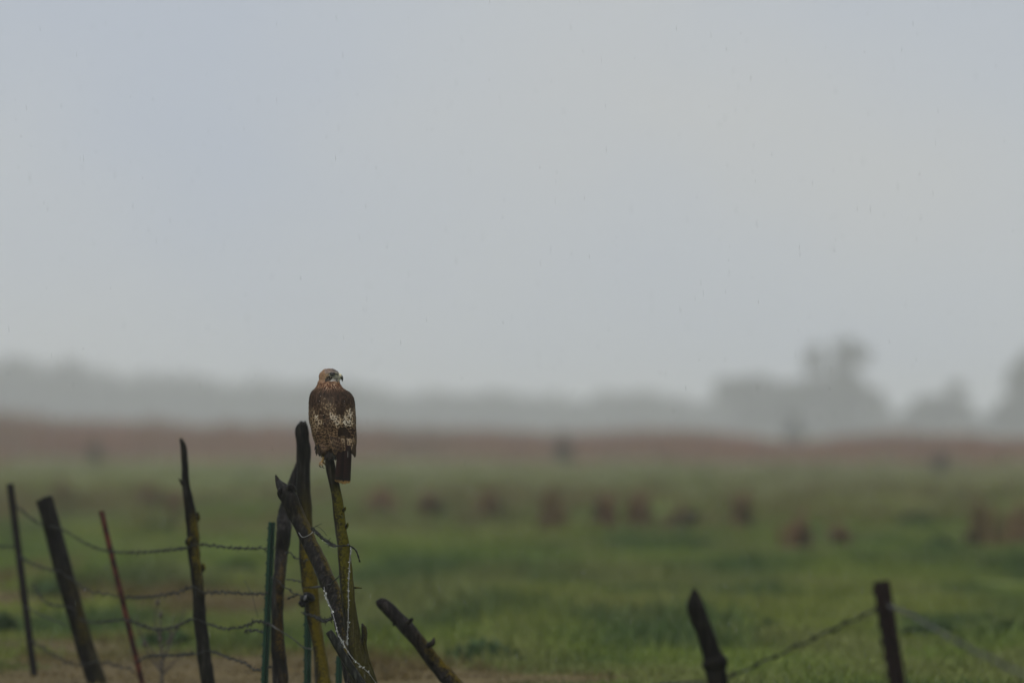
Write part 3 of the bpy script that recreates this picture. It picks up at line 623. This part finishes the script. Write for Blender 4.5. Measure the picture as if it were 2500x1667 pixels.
wire('twisted loose tail below the knot by the black insulator', [(*c4(560, 590), 53.1), (*c4(500, 620), 53.2), (*c4(455, 650), 53.3)], seed=12)
wire('thin strand above the black insulator', [(*c4(450, 415), 53.5), (*c4(520, 435), 53.4), (*c4(620, 445), 53.1)], seed=13, barb=0)
wire('thin wire looping round the blackened post to the leaning post', [(*c4(630, 515), 53.0), (*c4(740, 512), 52.9), (*c4(850, 498), 50.5), (*c4(920, 480), 49.65), (*c4(1010, 420), 49.55), (*c4(1030, 380), 49.6)], seed=14, barb=0)
wire('pale slack strand sloping down from the tall green post to the second green post', [(*c4(250, 905), 53.75), (*c4(330, 960), 53.5), (*c4(420, 1025), 53.5), (*c4(560, 1110), 53.5), (*c4(650, 1170), 53.55), (*c4(740, 1200), 53.5)], seed=15, mat=M_WIRE_PALE, barb=0, tw=.0026)
wire('strand from the second green post under the insulator to the leaning post', [(*c4(620, 790), 53.1), (*c4(700, 815), 52.95), (*c4(780, 840), 52.5), (*c4(850, 880), 51), (*c4(900, 875), 50.2), (*c4(955, 850), 49.7)], seed=16)
GB = 'rain beaded twisted wires around the mossy post'
wire('bright beaded wire hanging straight down the front of the mossy post', [(*c4(1160, 60), 49.15), (*c4(1150, 250), 49.13), (*c4(1140, 400), 49.11), (*c4(1135, 650), 49.09), (*c4(1128, 850), 49.07), (*c4(1118, 1050), 49.06), (*c4(1115, 1150), 49.04)], r=.0010, tw=.0014, pitch=.014, barb=0, mat=M_WIRE_BRIGHT, group=GB, drops=190, seed=17, name='twisted_wire', sag_noise=.002)
wire('bright beaded wire running down along the leaning post edge', [(*c4(865, 500), 49.4), (*c4(890, 620), 49.35), (*c4(935, 750), 49.3), (*c4(985, 900), 49.25), (*c4(1030, 1040), 49.15), (*c4(1085, 1145), 49.05)], r=.0010, tw=.0014, pitch=.014, barb=0, mat=M_WIRE_BRIGHT, group=GB, drops=190, seed=18, name='twisted_wire', sag_noise=.002)
wire('beaded wire continuing down the right foot of the mossy post', [(*c4(1085, 1145), 49.05), (*c4(1130, 1220), 49.0), (*c4(1190, 1310), 48.98), (*c4(1285, 1395), 48.98), (*c4(1360, 1450), 48.98), (*c4(1410, 1520), 48.99), (*c4(1460, 1590), 49.0), (*c4(1520, 1700), 49.0)], r=.0010, tw=.0014, pitch=.018, barb=0, mat=M_WIRE_BRIGHT, group=GB, drops=120, seed=19, name='twisted_wire', sag_noise=.003)
wire('thick twisted wire beaded with rain tying the leaning post to the mossy post', [(*c3(745, 1320), 49.75), (*c3(800, 1385), 49.65), (*c3(880, 1455), 49.5), (*c3(950, 1505), 49.35), (*c3(1010, 1535), 49.2)], r=.0020, tw=.0034, pitch=.02, barb=.05, mat=M_WIRE, group=GB, drops=260, seed=20, name='twisted_wire', sag_noise=.004)
wire('dark wire end wrapping round the mossy post and hanging off its right side', [(*c3(1005, 1535), 49.16), (*c3(1060, 1528), 49.13), (*c3(1130, 1526), 49.13), (*c4(1140, 45), 49.17), (*c4(1215, 95), 49.18), (*c4(1240, 160), 49.17), (*c4(1256, 235), 49.16)], r=.0021, tw=.0022, pitch=.05, barb=0, mat=M_DARKWIRE, group=GB, drops=40, seed=21, name='twisted_wire', sag_noise=.002)
wire('thin pale wire loop round the leaning post', [(*c3(600, 1385), 49.92), (*c3(615, 1415), 49.84), (*c3(650, 1432), 49.78), (*c3(700, 1415), 49.76), (*c3(745, 1380), 49.8), (*c3(762, 1345), 49.86)], r=.0017, barb=0, strands=1, mat=M_WIRE_BRIGHT, group=GB, seed=22, name='twisted_wire', sag_noise=.001)
wire('stray wire whiskers above the tie on the leaning post, short one', [(*c3(760, 1325), 49.75), (*c3(800, 1305), 49.73), (*c3(852, 1278), 49.7)], r=.0011, barb=0, strands=1, mat=M_WIRE, group=GB, seed=23, name='twisted_wire', sag_noise=.002)
wire('longer stray wire whisker drooping right above the tie', [(*c3(765, 1320), 49.75), (*c3(810, 1312), 49.72), (*c3(870, 1360), 49.7), (*c3(912, 1418), 49.68)], r=.0010, barb=0, strands=1, mat=M_WIRE, group=GB, seed=24, name='twisted_wire', sag_noise=.001)
c6 = lambda x, y: (1600+x/2.613, 1350+y/2.613)
wire('single wire rising from the pointed post to the rusty post at right', [(*c6(440, 805), 39.5), (*c6(800, 640), 38.7), (*c6(1100, 500), 38.0), (*c6(1430, 350), 36.95)], seed=25, r=.0024, tw=.0022, barb=.3, mat=M_DARKWIRE)
wire('slack blurred wire falling from the rusty post to the right edge', [(*c6(1480, 330), 36.95), (*c6(1640, 395), 36), (*c6(1800, 490), 35.2), (*c6(2000, 600), 34.2), (*c6(2352, 775), 32.5), (*c6(2600, 900), 31.5)], seed=26, r=.0017, tw=.0019, barb=.13, mat=M_WIRE_PALE)
wire('low wire running left from the pointed post along the bottom of the photo', [(*c6(-60, 850), 42), (*c6(80, 828), 41.2), (*c6(320, 822), 39.45)], seed=27, barb=0)
# ------------------------------------------------------------------ the hawk (measured in 0.36 mm units, scaled at the end)
HS = 49.0/FPX/4.9
HAWK = P(740+330/4.9, 880+1195/4.9, 49.2)
def hx(cx): return cx-330.0
def hz_(cy): return 1195.0-cy
def H(cx, cy, y=0.): return np.array([hx(cx), y, hz_(cy)])
parts = MB()
rings = [(185, 318, 92, 62, 20), (220, 312, 112, 74, 14), (260, 308, 128, 88, 8), (300, 310, 142, 104, 0), (335, 316, 168, 122, -4), (370, 326, 222, 140, -8), (420, 336, 256, 160, -10), (480, 344, 270, 176, -10), (560, 346, 274, 186, -8), (640, 348, 278, 190, -4), (720, 352, 277, 186, 0),
         (800, 362, 266, 176, 4), (880, 374, 262, 162, 6), (960, 387, 250, 142, 6), (1040, 394, 232, 118, 4), (1095, 392, 200, 95, 2), (1140, 386, 150, 72, 0), (1185, 380, 60, 40, 0)]
rr = spline(np.array([(hx(c), yc, hz_(cy), hw, hd) for cy, c, hw, hd, yc in rings]), 60)
th = np.linspace(0, 2*math.pi, 48, endpoint=False)
v = np.concatenate([np.stack([a+np.cos(th)*d, b+np.sin(th)*e, np.full(48, c)], 1) for a, b, c, d, e in rr])
v = np.vstack([v, rr[0, :3], rr[-1, :3]])
f = [(i*48+j, i*48+(j+1) % 48, (i+1)*48+(j+1) % 48, (i+1)*48+j) for i in range(59) for j in range(48)]
f += [(2880, (j+1) % 48, j) for j in range(48)]+[(2881, 59*48+j, 59*48+(j+1) % 48) for j in range(48)]
parts.add(v, [q[::-1] for q in f])
for c, r3, tl in [((318, 168, 10), (106, 78, 78), .12), ((285, 190, 14), (92, 72, 85), 0), ((372, 180, 4), (74, 58, 66), .2), ((405, 190, 2), (50, 40, 46), .3), ((372, 235, 2), (66, 50, 52), 0), ((365, 136, -46), (62, 22, 14), .18), ((250, 1060, -40), (85, 70, 85), .15), ((430, 1070, 40), (80, 70, 80), 0)]:
    parts.add(*ellipsoid(H(c[0], c[1], c[2]), r3, 28, 18, tl))
src = parts.build('hawk_source', None)
md = src.modifiers.new('r', 'REMESH'); md.mode = 'VOXEL'; md.voxel_size = 9.0
ms = src.modifiers.new('s', 'SMOOTH'); ms.iterations = 4; ms.factor = .5
dg = bpy.context.evaluated_depsgraph_get(); ev = src.evaluated_get(dg); me = ev.to_mesh()
BV = np.array([x.co[:] for x in me.vertices]); BF = [tuple(p.vertices) for p in me.polygons]; ev.to_mesh_clear()
bpy.data.objects.remove(src, do_unlink=True)
bvh = BVHTree.FromPolygons([tuple(x) for x in BV], BF)

hawk = thing('hawk', 'brown mottled hawk perched on the mossy post with its back turned, looking right', 'hawk', HAWK)
C_BROWN = np.array((.019, .0105, .0062)); C_RUF = np.array((.21, .105, .05)); C_BUFF = np.array((.31, .225, .14)); C_WHITE = np.array((.52, .46, .38)); C_BLK = np.array((.005, .0045, .004))
def skin_col(v):
    cx, cy = v[:, 0]+330, 1195-v[:, 2]
    c = np.repeat(C_BROWN[None], len(v), 0).copy()
    head = cy < 290
    c[head] = np.array((.12, .07, .04))
    face = (cy < 245) & (cx > 300) & (cy > 130); c[face] = np.array((.27, .255, .20))
    belly = (v[:, 1] > 70) & (cy > 380); c[belly] = np.array((.42, .33, .23))
    return c
obj('body', BV*HS, BF, M_FEATHER, hawk, True, skin_col(BV))
fr = np.random.default_rng(42)
class Feathers:
    def __init__(s): s.v = []; s.f = []; s.c = []; s.n = 0
    def add(s, p, nrm, t, L, W, colf, lift=.06, nu=5, nv=8, hug=True, tip=.6, off=2.0, ragged=0.):
        b = norm(np.cross(nrm, t)); U = np.linspace(-1, 1, nu); Vv = np.linspace(0, 1, nv); r1 = fr.uniform(0, 1)
        pts = []; cols = []
        for v in Vv:
            wv = min(1., .45+v*2.2)*(math.sqrt(max(0., 1-((v-tip)/(1-tip))**2)) if v > tip else 1.)
            wv = max(wv, .12)
            for u in U:
                q = p+t*L*v+b*u*W*.5*wv-nrm*(abs(u)**2*W*.10)
                if ragged and v > .85: q = q+t*fr.uniform(-ragged, ragged)*L
                if hug:
                    loc, nn, _, dist = bvh.find_nearest(tuple(q))
                    if loc is not None and dist < 60:
                        q = np.array(loc)+np.array(nn)*(off+lift*L*v-(u*u)*W*.05)
                else: q = q+nrm*lift*L*v
                pts.append(q); cols.append(colf(u, v, r1))
        s.v.append(np.array(pts)); s.c.append(np.array(cols))
        s.f += [tuple(s.n+k for k in (i*nu+j, i*nu+j+1, (i+1)*nu+j+1, (i+1)*nu+j)) for i in range(nv-1) for j in range(nu-1)]
        s.n += nu*nv
    def build(s, name): return obj(name, np.concatenate(s.v)*HS, s.f, M_FEATHER, hawk, True, np.concatenate(s.c))
def lerp(a, b, t): return np.asarray(a)*(1-t)+np.asarray(b)*t
def gs(cx, cy, spots):
    return sum(a*math.exp(-(((cx-x)/s)**2+((cy-y)/(s*k))**2)/2) for x, y, s, k, a in spots)
PALE = [(255, 540, 26, 1.6, .45), (300, 505, 24, 1.2, .5), (335, 600, 30, 1.2, .7), (375, 650, 34, 1.2, 1.1), (415, 690, 30, 1, 1.15), (455, 725, 34, .7, 1.0), (415, 615, 22, 1.2, .6), (195, 690, 28, 1.2, .95), (105, 590, 22, 1.8, .65), (130, 680, 22, 1.5, .45), (150, 760, 30, 1.2, .35),
        (545, 590, 24, 1.1, 1.2), (560, 640, 30, 1.2, 1.0), (545, 700, 30, 1.1, 1.15), (580, 730, 26, 1.2, .8), (515, 660, 18, 1.4, .6), (600, 560, 16, 2, .5), (320, 810, 26, 1.2, .45), (440, 925, 34, .8, .85), (505, 915, 36, .6, .9), (575, 940, 28, 1.5, .95), (590, 1010, 20, 1.4, .6), (105, 740, 22, 1.2, .4)]
PALE = [(x, y, a*1.25, b, c*.74) for x, y, a, b, c in PALE]+[(fr.uniform(90, 600), fr.uniform(470, 800), fr.uniform(14, 24), 1.2, fr.uniform(.25, .6)) for _ in range(16)]
DARK = [(455, 580, 45, 1.3, 1.2), (490, 815, 46, 1.0, 1.1), (545, 850, 34, .9, .7), (300, 790, 50, .6, .5), (520, 1010, 18, 2.5, 1.0), (230, 620, 40, 1.2, .4)]
def col_for(cx, cy, front):
    j = fr.uniform(.75, 1.3); sd = fr.uniform(0, 100)
    if front and cy > 300:
        base = np.array((.45, .36, .26))*j; st = fr.uniform(0, 1) > .5
        return lambda u, v, r: lerp(base, C_BROWN*2, .8 if (st and abs(u) < .4 and v > .3) else 0)
    if cy < 255:
        nape = cx < 275; crown = cy < 150
        if crown and not nape:
            hi = np.array((.22, .18, .155)) if cx > 360 else np.array((.36, .26, .2)); lo = np.array((.05, .04, .034))
        elif nape: hi = np.array((.38, .24, .145)); lo = np.array((.09, .045, .022))
        elif cy > 190 and 285 < cx < 350: hi = np.array((.05, .04, .03)); lo = np.array((.02, .017, .014))
        elif cy > 228 and 335 < cx < 395: hi = np.array((.55, .52, .48)); lo = np.array((.2, .18, .15))
        elif cy > 215 and cx >= 395: hi = np.array((.2, .19, .17)); lo = np.array((.03, .028, .025))
        elif cx < 315: hi = np.array((.33, .235, .145)); lo = np.array((.13, .085, .05))
        else: hi = np.array((.30, .285, .225)); lo = np.array((.14, .13, .10))
        k = fr.uniform(.7, 1.25)
        return lambda u, v, r: lerp(hi, lo, .9 if abs(u) < .35 else 0.1+.25*r)*k
    if cy < 375:
        t = min(1, max(0, (cy-300)/75)); hi = lerp((.27, .155, .088), (.07, .04, .022), t); hi2 = lerp((.48, .34, .23), (.16, .10, .06), t); lo = lerp((.05, .02, .009), C_BROWN, t); st = fr.uniform(0, 1)
        return lambda u, v, r: lerp(hi2 if st > .72 else hi, lo, 1. if (abs(u) < .62 and v > .1) else .05)*j
    k = gs(cx, cy, PALE)-gs(cx, cy, DARK)
    bar = 1 if (170 < cx < 480 and 830 < cy < 1110) else (.6 if cy > 760 and cx < 300 else 0)
    if gs(cx, cy, DARK) > .6: bar = 0
    lat = abs(cx-345)/280
    edge = lerp((.062, .036, .021), (.16, .095, .052), min(1, max(0, (cy-420)/250)))*(1.2 if lat > .55 else 1)
    if gs(cx, cy, DARK) > .5: edge = C_BROWN*1.3
    if cy > 960: edge = np.asarray(edge)*max(.25, 1-(cy-960)/110)
    if cy > 1050: bar = 0; edge = C_BROWN*1.4
    base = C_BROWN*fr.uniform(.7, 1.6)
    ph = fr.uniform(0, 6); fq = fr.uniform(3.0, 4.2)
    bdim = (1-.55*min(1, max(0, (cy-940)/130)))*(1-.6*max(0, (240-cx)/120 if cy > 880 else 0))*fr.uniform(.6, 1.15); bdim = max(bdim, .15)
    def fcol(u, v, r):
        c = base
        if bar:
            s = math.sin(v*fq*6.283+abs(u)*2.6+ph)
            if s > .25 and v > .12 and abs(u) > .10: c = lerp(c, np.array((.20, .125, .072))*bdim, .95*bar)
            elif abs(u) > .85: c = lerp(c, (.2, .13, .08), .5)
        if abs(u) > .7 or v > .86: c = lerp(c, edge, .75)
        if k > .12:
            nz = .5+.5*math.sin(u*4.1+sd)*math.cos(v*8.5+sd*1.7)+.25*math.sin(v*17+sd*3)
            nz -= .75*max(0., 1-((u/.55)**2+((v-.55)/.38)**2))
            thr = 1-min(.85, k*.72)
            if nz > thr: c = lerp(C_BUFF, C_WHITE, min(1, max(0, (k-.6)*1.4))*r)*min(1., .55+.5*k)
            else: c = lerp(c, (.16, .10, .055), .14)
        return c
    return fcol
plum, wl, wr = Feathers(), Feathers(), Feathers()
def row(cy, step_w, L, W, nu, nv, lift, jit=.35, back_only=False, off=2.):
    k = np.argmin(abs(rr[:, 2]-hz_(cy))); ax = np.array([rr[k, 0], rr[k, 1], hz_(cy)]); hw, hd = rr[k, 3], rr[k, 4]
    if cy < 190: ax = H(325, max(cy, 130), 8); hw = 110; hd = 70
    per = math.pi*(hw+hd); n = max(6, int(per/step_w))
    for i in range(n):
        a = 2*math.pi*(i+fr.uniform(-jit, jit)+(.5 if int(cy/7) % 2 else 0))/n
        d = np.array([math.cos(a)*hw, math.sin(a)*hd, 0]); d = d/np.linalg.norm(d)
        z = hz_(cy)+fr.uniform(-.25, .25)*L*.4; o = np.array([ax[0], ax[1], z])
        if cy < 130:
            d = norm(d+np.array([0, 0, .9*(130-cy)/45])); o[2] = hz_(140)
        hit = bvh.ray_cast(tuple(o+d*500), tuple(-d), 600)
        if hit[0] is None: continue
        p = np.array(hit[0]); nr = np.array(hit[1])
        if np.dot(nr, d) < 0: nr = -nr
        cx, cyy = p[0]+330, 1195-p[2]
        if cyy < 250:
            if cx > 425 and cyy < 235: continue
            if p[1] < -20 and ((cx-368)/54)**2+((cyy-160)/30)**2 < 1: continue
            t = np.array([-.9, 0, -.55]) if cx > 250 else np.array([-.35, 0, -1.])
        elif cyy < 380: t = np.array([(cx-320)*.002, 0, -1.])
        else:
            t = np.array([(.10 if cx < 340 else -.06)*(1 if cyy > 560 else -.6), 0, -1.])
        t = t+fr.normal(0, .09, 3)*np.array([1, .3, .3]); t = norm(t-nr*np.dot(t, nr))
        tgt = plum
        if 400 < cyy < 1130 and p[1] < 90:
            if cx < 345-70*(cyy < 760): tgt = wl
            elif cx > 480+40*(cyy < 760): tgt = wr
        l = L*fr.uniform(.8, 1.2)
        lf = lift*(2.2 if (cx < 235 and 90 < cyy < 340) else 1)
        tgt.add(p, nr, t, l, W*fr.uniform(.85, 1.15), col_for(cx, cyy+l*.4, p[1] > 75), lf, nu, nv, True, .55, off+fr.uniform(0, 3))
for cy in np.arange(92, 250, 11): row(cy, 15, 30, 17, 3, 4, .10)
for cy in np.arange(250, 365, 17): row(cy, 27, 62, 28, 5, 6, .07)
for cy in np.arange(360, 560, 32): row(cy, 44, 86, 58, 5, 8, .06)
for cy in np.arange(560, 800, 30): row(cy, 40, 84, 54, 7, 12, .07)
for cy in np.arange(800, 1060, 36): row(cy, 44, 104, 60, 7, 13, .06)
for cy in np.arange(1060, 1150, 24): row(cy, 26, 70, 30, 3, 5, .10)
# folded flight feathers: long dark primaries ending in the wing tips
def fcol_dark(u, v, r): return lerp(C_BROWN*1.1, (.06, .042, .028), .7 if (abs(u) > .8) else (.35 if math.sin(v*40+abs(u)*3) > .5 else 0))
for i in range(8):
    a = H(622-i*7, 960+i*12, -45-i*9); e = H(622-i*8, 1160-i*12, -60-i*9); t = norm(e-a)
    wr.add(a, np.array([.45, -.9, 0]), t, np.linalg.norm(e-a), 38, fcol_dark, .0, 5, 14, False, .72, 0, .015)
for i in range(5):   # long barred tertials crossing onto the rump
    a = H(330+i*26, 900+i*8, -165); e = H(395+i*16, 1120-i*8, -150); t = norm(e-a)
    fc_ = col_for(300+i*20, 985, False)
    wl.add(a, np.array([0, -1., 0]), t, np.linalg.norm(e-a)*fr.uniform(.8, 1.08), 56, (lambda u, v, r, g=fc_: np.asarray(g(u, v, r))*(1-.72*v*v)), .02, 9, 18, False, .7, 0)
# trousers: loose dark feathers round the visible leg, ragged at the lower left
for i in range(70):
    cx = fr.uniform(150, 300); cy = fr.uniform(985, 1085); y = fr.uniform(-105, 20); a = H(cx, cy, y)
    t = norm(np.array([fr.normal(.05, .16)+(cx-230)*.0012, fr.normal(0, .1), -1.]))
    plum.add(a, norm(np.array([(cx-250)*.006, -1., 0])), t, fr.uniform(45, 80), 20, lambda u, v, r: lerp(C_BLK, (.05, .035, .025), r*(.8 if abs(u) > .5 else .3)), .05, 3, 5, False, .4, 0, .06)
for i in range(90):   # dark under-tail and belly feathers closing over the post top
    cx = fr.uniform(265, 450); cy = fr.uniform(1040, 1120); y = fr.uniform(-105, -20); a = H(cx, cy, y)
    t = norm(np.array([fr.normal(0, .12), fr.normal(0, .1), -1.]))
    plum.add(a, norm(np.array([(cx-350)*.004, -1., 0])), t, fr.uniform(60, 95), 26, lambda u, v, r: lerp(C_BLK, (.04, .028, .02), r*(.8 if abs(u) > .5 else .3)), .05, 3, 5, False, .5, 0, .05)
plum.build('plumage'); wl.build('wing'); wr.build('wing')
# tail
tl = Feathers()
def tail_col(red):
    def f(u, v, r):
        c = lerp((.007, .004, .0035), (.026, .0085, .006), red*.45*(.8+.2*math.sin(v*30)))
        if .86 < v < .94: c = C_BLK
        if v >= .955: c = np.array((.22, .13, .045))*(.3+.9*r)*(1 if abs(u) > .2 else .5)
        return c
    return f
for i in range(11):
    k = i/10; order = abs(i-5)
    a = H(440+k*125, 1000+order*4, -118-order*4); e = H(400+k*145, 1486-8*abs(k-.6)*4-fr.uniform(0, 18), -92-order*6+fr.uniform(-3, 3)); t = norm(e-a)
    tl.add(a, norm(np.array([(k-.5)*.4, -1, 0])), t, np.linalg.norm(e-a), 50, tail_col([.9, .5, .15, .05, .3, .1, .15, .7, .9, .5, .2][i]), .0, 7, 26, False, .93, 0, .012)
for i in range(14):
    k = i/13; a = H(455+k*130, 930+fr.uniform(-20, 30), -128); e = a+np.array([(k-.5)*-10, 10, -fr.uniform(90, 150)]); t = norm(e-a)
    tl.add(a, norm(np.array([(k-.4)*.5, -1, 0])), t, np.linalg.norm(e-a), 42, col_for(500+i*8, 940 if i % 2 else 1000, False), .02, 5, 10, False, .6, 0, .02)
for cx, y0, y1_, w_ in ((538, 1080, 1160, 6),):
    tl.add(H(cx, y0, -140), np.array([0, -1., 0]), np.array([0, .05, -1.]), y1_-y0, w_, lambda u, v, r: np.array((.16, .15, .135)), .0, 3, 8, False, .9)
tl.build('tail')
# beak, cere, eyes
def sweep(mb, path, rad3, seg, colf):
    n = len(path); t, A, B = frames(np.array(path))
    th = np.linspace(0, 2*math.pi, seg, endpoint=False); v = []; c = []
    for i in range(n):
        for q in th:
            v.append(path[i]+np.array([0, -1, 0])*math.cos(q)*rad3[i][0]+np.cross(t[i], np.array([0, -1., 0]))*math.sin(q)*rad3[i][1]); c.append(colf(i/(n-1), q))
    v.append(path[0]); v.append(path[-1]); c += [colf(0, 0), colf(1, 0)]
    f = [(i*seg+j, i*seg+(j+1) % seg, (i+1)*seg+(j+1) % seg, (i+1)*seg+j) for i in range(n-1) for j in range(seg)]
    f += [(n*seg, (j+1) % seg, j) for j in range(seg)]+[(n*seg+1, (n-1)*seg+j, (n-1)*seg+(j+1) % seg) for j in range(seg)]
    mb.v.append(np.array(v)); mb.f += [tuple(i+mb.n for i in q) for q in f]; mb.c.append(np.array(c)); mb.n += len(v)
mb = MB()
pa = spline([H(400, 178, 2), H(428, 176, 2), H(450, 185, 2), H(464, 205, 2), H(470, 228, 2), H(468, 250, 2)], 16)
ra = np.array([(np.interp(k, [0, .25, .5, .75, 1], [30, 27, 20, 11, 1.5]), np.interp(k, [0, .25, .5, .75, 1], [30, 28, 22, 12, 1.5])) for k in np.linspace(0, 1, 16)])
sweep(mb, pa, ra, 16, lambda k, q: np.array((.50, .44, .25)) if k < .38 else lerp((.30, .28, .22), C_BLK, min(1, (k-.38)*5)))
pl = spline([H(398, 214, 2), H(425, 216, 2), H(446, 222, 2), H(454, 226, 2)], 8)
sweep(mb, pl, np.array([(24, 9), (22, 9), (19, 8), (17, 8), (14, 7), (11, 6), (7, 4), (3, 2)]), 12, lambda k, q: lerp((.24, .23, .19), C_BLK, k))
bk = MB(); bk.v = [x*HS for x in mb.v]; bk.f = mb.f; bk.c = mb.c
beak = bk.build('beak', M_HORN, hawk)
v, f = ellipsoid(H(430, 180, -24)*HS, np.array((7, 4, 5))*HS, 10, 8); obj('nostril', v, f, M_PLASTIC, beak)
M_EYE = flat_mat('dark_eye', (.006, .005, .004), .08, 0, .6, .1)
for s in (-1, 1):
    loc, nn, _, _ = bvh.ray_cast(tuple(H(352, 160, s*300)), (0, -s, 0), 600)
    c = np.array(loc)+np.array([0, -s*-4, 0])
    v, f = ellipsoid(c*HS, np.array((31, 12, 24))*HS, 18, 12); eye = obj('eye', v, f, M_EYE, hawk)
    mb = MB(); ring = [c+np.array([math.cos(a)*30, s*4., math.sin(a)*22]) for a in np.linspace(0, 6.283, 24)]
    mb.add(*tube(np.array(ring)*HS, 4.0*HS, 6), c=(.05, .048, .04)); mb.build('eyelid', M_HORN, eye)
    mb = MB(); br_ = spline([H(300, 150, c[1]+s*2), H(340, 134, c[1]+s*10), H(385, 142, c[1]+s*8), H(412, 158, c[1]+s*2-s*6)], 12)
    mb.add(*tube(br_*HS, np.interp(np.linspace(0, 1, 12), [0, .5, 1], [4, 9, 4])*HS, 8), c=(.14, .11, .09)); mb.build('brow', M_HORN, hawk)
# legs: scaly yellow shank, four toes gripping the post, black talons
M_CLAW = flat_mat('talon', (.006, .006, .006), .25)
for s, fx, fy in ((-1, 236, -38), (1, 345, 40)):
    mb = MB(); kn = H(fx+14, 1105, fy); an = H(fx-8, 1208, fy-4)
    mb.add(*tube(spline([kn, (kn+an)/2+np.array([2, 0, 0]), an], 10)*HS, np.linspace(21, 15, 10)*HS, 10, .05), c=(.22, .14, .04))
    leg = None; claws = MB(); sx = 1 if s < 0 else -1
    for k, (dx, dy, dz, L_, r0) in enumerate(((-28*sx, -34, -44, 1, 11), (4*sx, -46, -52, 1, 10), (-34*sx, 22, -42, 1, 11), (34*sx, 30, -30, 1, 10))):
        e = an+np.array([dx, dy, dz]); m_ = (an+e)/2+np.array([-8*sx, -6, 9])
        mb.add(*tube(spline([an, m_, e], 8)*HS, np.linspace(r0+2, r0-2, 8)*HS, 8, .06), c=(.16, .09, .025) if k != 2 else (.12, .055, .018))
        c1 = e+np.array([10*sx, 0, -22]); c2_ = e+np.array([32*sx, 4, -24])
        claws.add(*tube(spline([e, c1, c2_], 8)*HS, np.array([6.5, 6, 5.5, 5, 4, 3, 2, .6])*HS, 8))
    leg = mb.build('leg', M_HORN, hawk); claws.build('talons', M_CLAW, leg)
# rain drops caught on the back
mb = MB()
for i in range(90):
    cx, cy = fr.uniform(180, 560), fr.uniform(390, 760)
    hit = bvh.ray_cast(tuple(H(cx, cy, -500)), (0, 1, 0), 600)
    if hit[0] is None: continue
    mb.add(*ellipsoid((np.array(hit[0])+np.array([0, -14, 0]))*HS, np.array((1, 1, 1.2))*fr.uniform(1.8, 4.)*HS, 8, 6))
od = mb.build('water_drops', M_WATER, hawk); od['kind'] = 'stuff'

# ------------------------------------------------------------------ rain: real falling drops through the air in front of and behind the fence
nr = 2000; d = RNG.uniform(36, 90, nr); px = RNG.uniform(-600, 3100, nr); py = RNG.uniform(-150, 1800, nr)
V, Fq = [], []; sl_ = np.array([.06, 0, -1.])
for i in range(nr):
    p = P(px[i], py[i], d[i])
    if p[2] < .05: continue
    r0 = RNG.uniform(.0005, .0010); L_ = RNG.uniform(.006, .026); k = len(V)
    V.append(p-sl_*L_)
    for q in range(5): V.append(p+np.array([math.cos(q*1.2566), math.sin(q*1.2566), 0])*r0)
    V.append(p+sl_*L_*.6)
    for q in range(5): Fq += [(k, k+1+q, k+1+(q+1) % 5), (k+6, k+1+(q+1) % 5, k+1+q)]
M_RAIN, rnt, rb_ = new_mat('falling_drop')
t1 = N(rnt, 'ShaderNodeBsdfTranslucent'); t1.inputs[0].default_value = (.95, .95, .95, 1); t2 = N(rnt, 'ShaderNodeBsdfTransparent'); mx_ = N(rnt, 'ShaderNodeMixShader'); mx_.inputs[0].default_value = .24
rnt.links.new(t2.outputs[0], mx_.inputs[1]); rnt.links.new(t1.outputs[0], mx_.inputs[2]); rnt.links.new(mx_.outputs[0], [n for n in rnt.nodes if n.type == 'OUTPUT_MATERIAL'][0].inputs[0])
rn = obj('rain', V, Fq, M_RAIN)
tag(rn, 'fine rain drops falling everywhere in front of the field', 'rain', kind='stuff')

# ------------------------------------------------------------------ camera and render settings
cd = bpy.data.cameras.new('camera'); cam = bpy.data.objects.new('camera', cd); COL.objects.link(cam); scene.camera = cam
cam.location = (0, 0, CAM_H); cam.rotation_euler = (math.pi/2+TILT, 0, 0)
cd.lens = 400; cd.sensor_width = 36; cd.sensor_fit = 'HORIZONTAL'; cd.clip_start = .5; cd.clip_end = 30000
cd.dof.use_dof = True; cd.dof.focus_distance = 49.1; cd.dof.aperture_fstop = 3.4; cd.dof.aperture_blades = 9
scene.render.engine = 'CYCLES'
cy_ = scene.cycles
cy_.use_denoising = True; cy_.max_bounces = 8; cy_.volume_bounces = 3; cy_.transmission_bounces = 6; cy_.transparent_max_bounces = 8
cy_.caustics_reflective = False; cy_.caustics_refractive = False
vs = scene.view_settings; vs.view_transform = 'Standard'; vs.look = 'None'; vs.exposure = 0.45; vs.gamma = 1.0; vs.use_curve_mapping = False
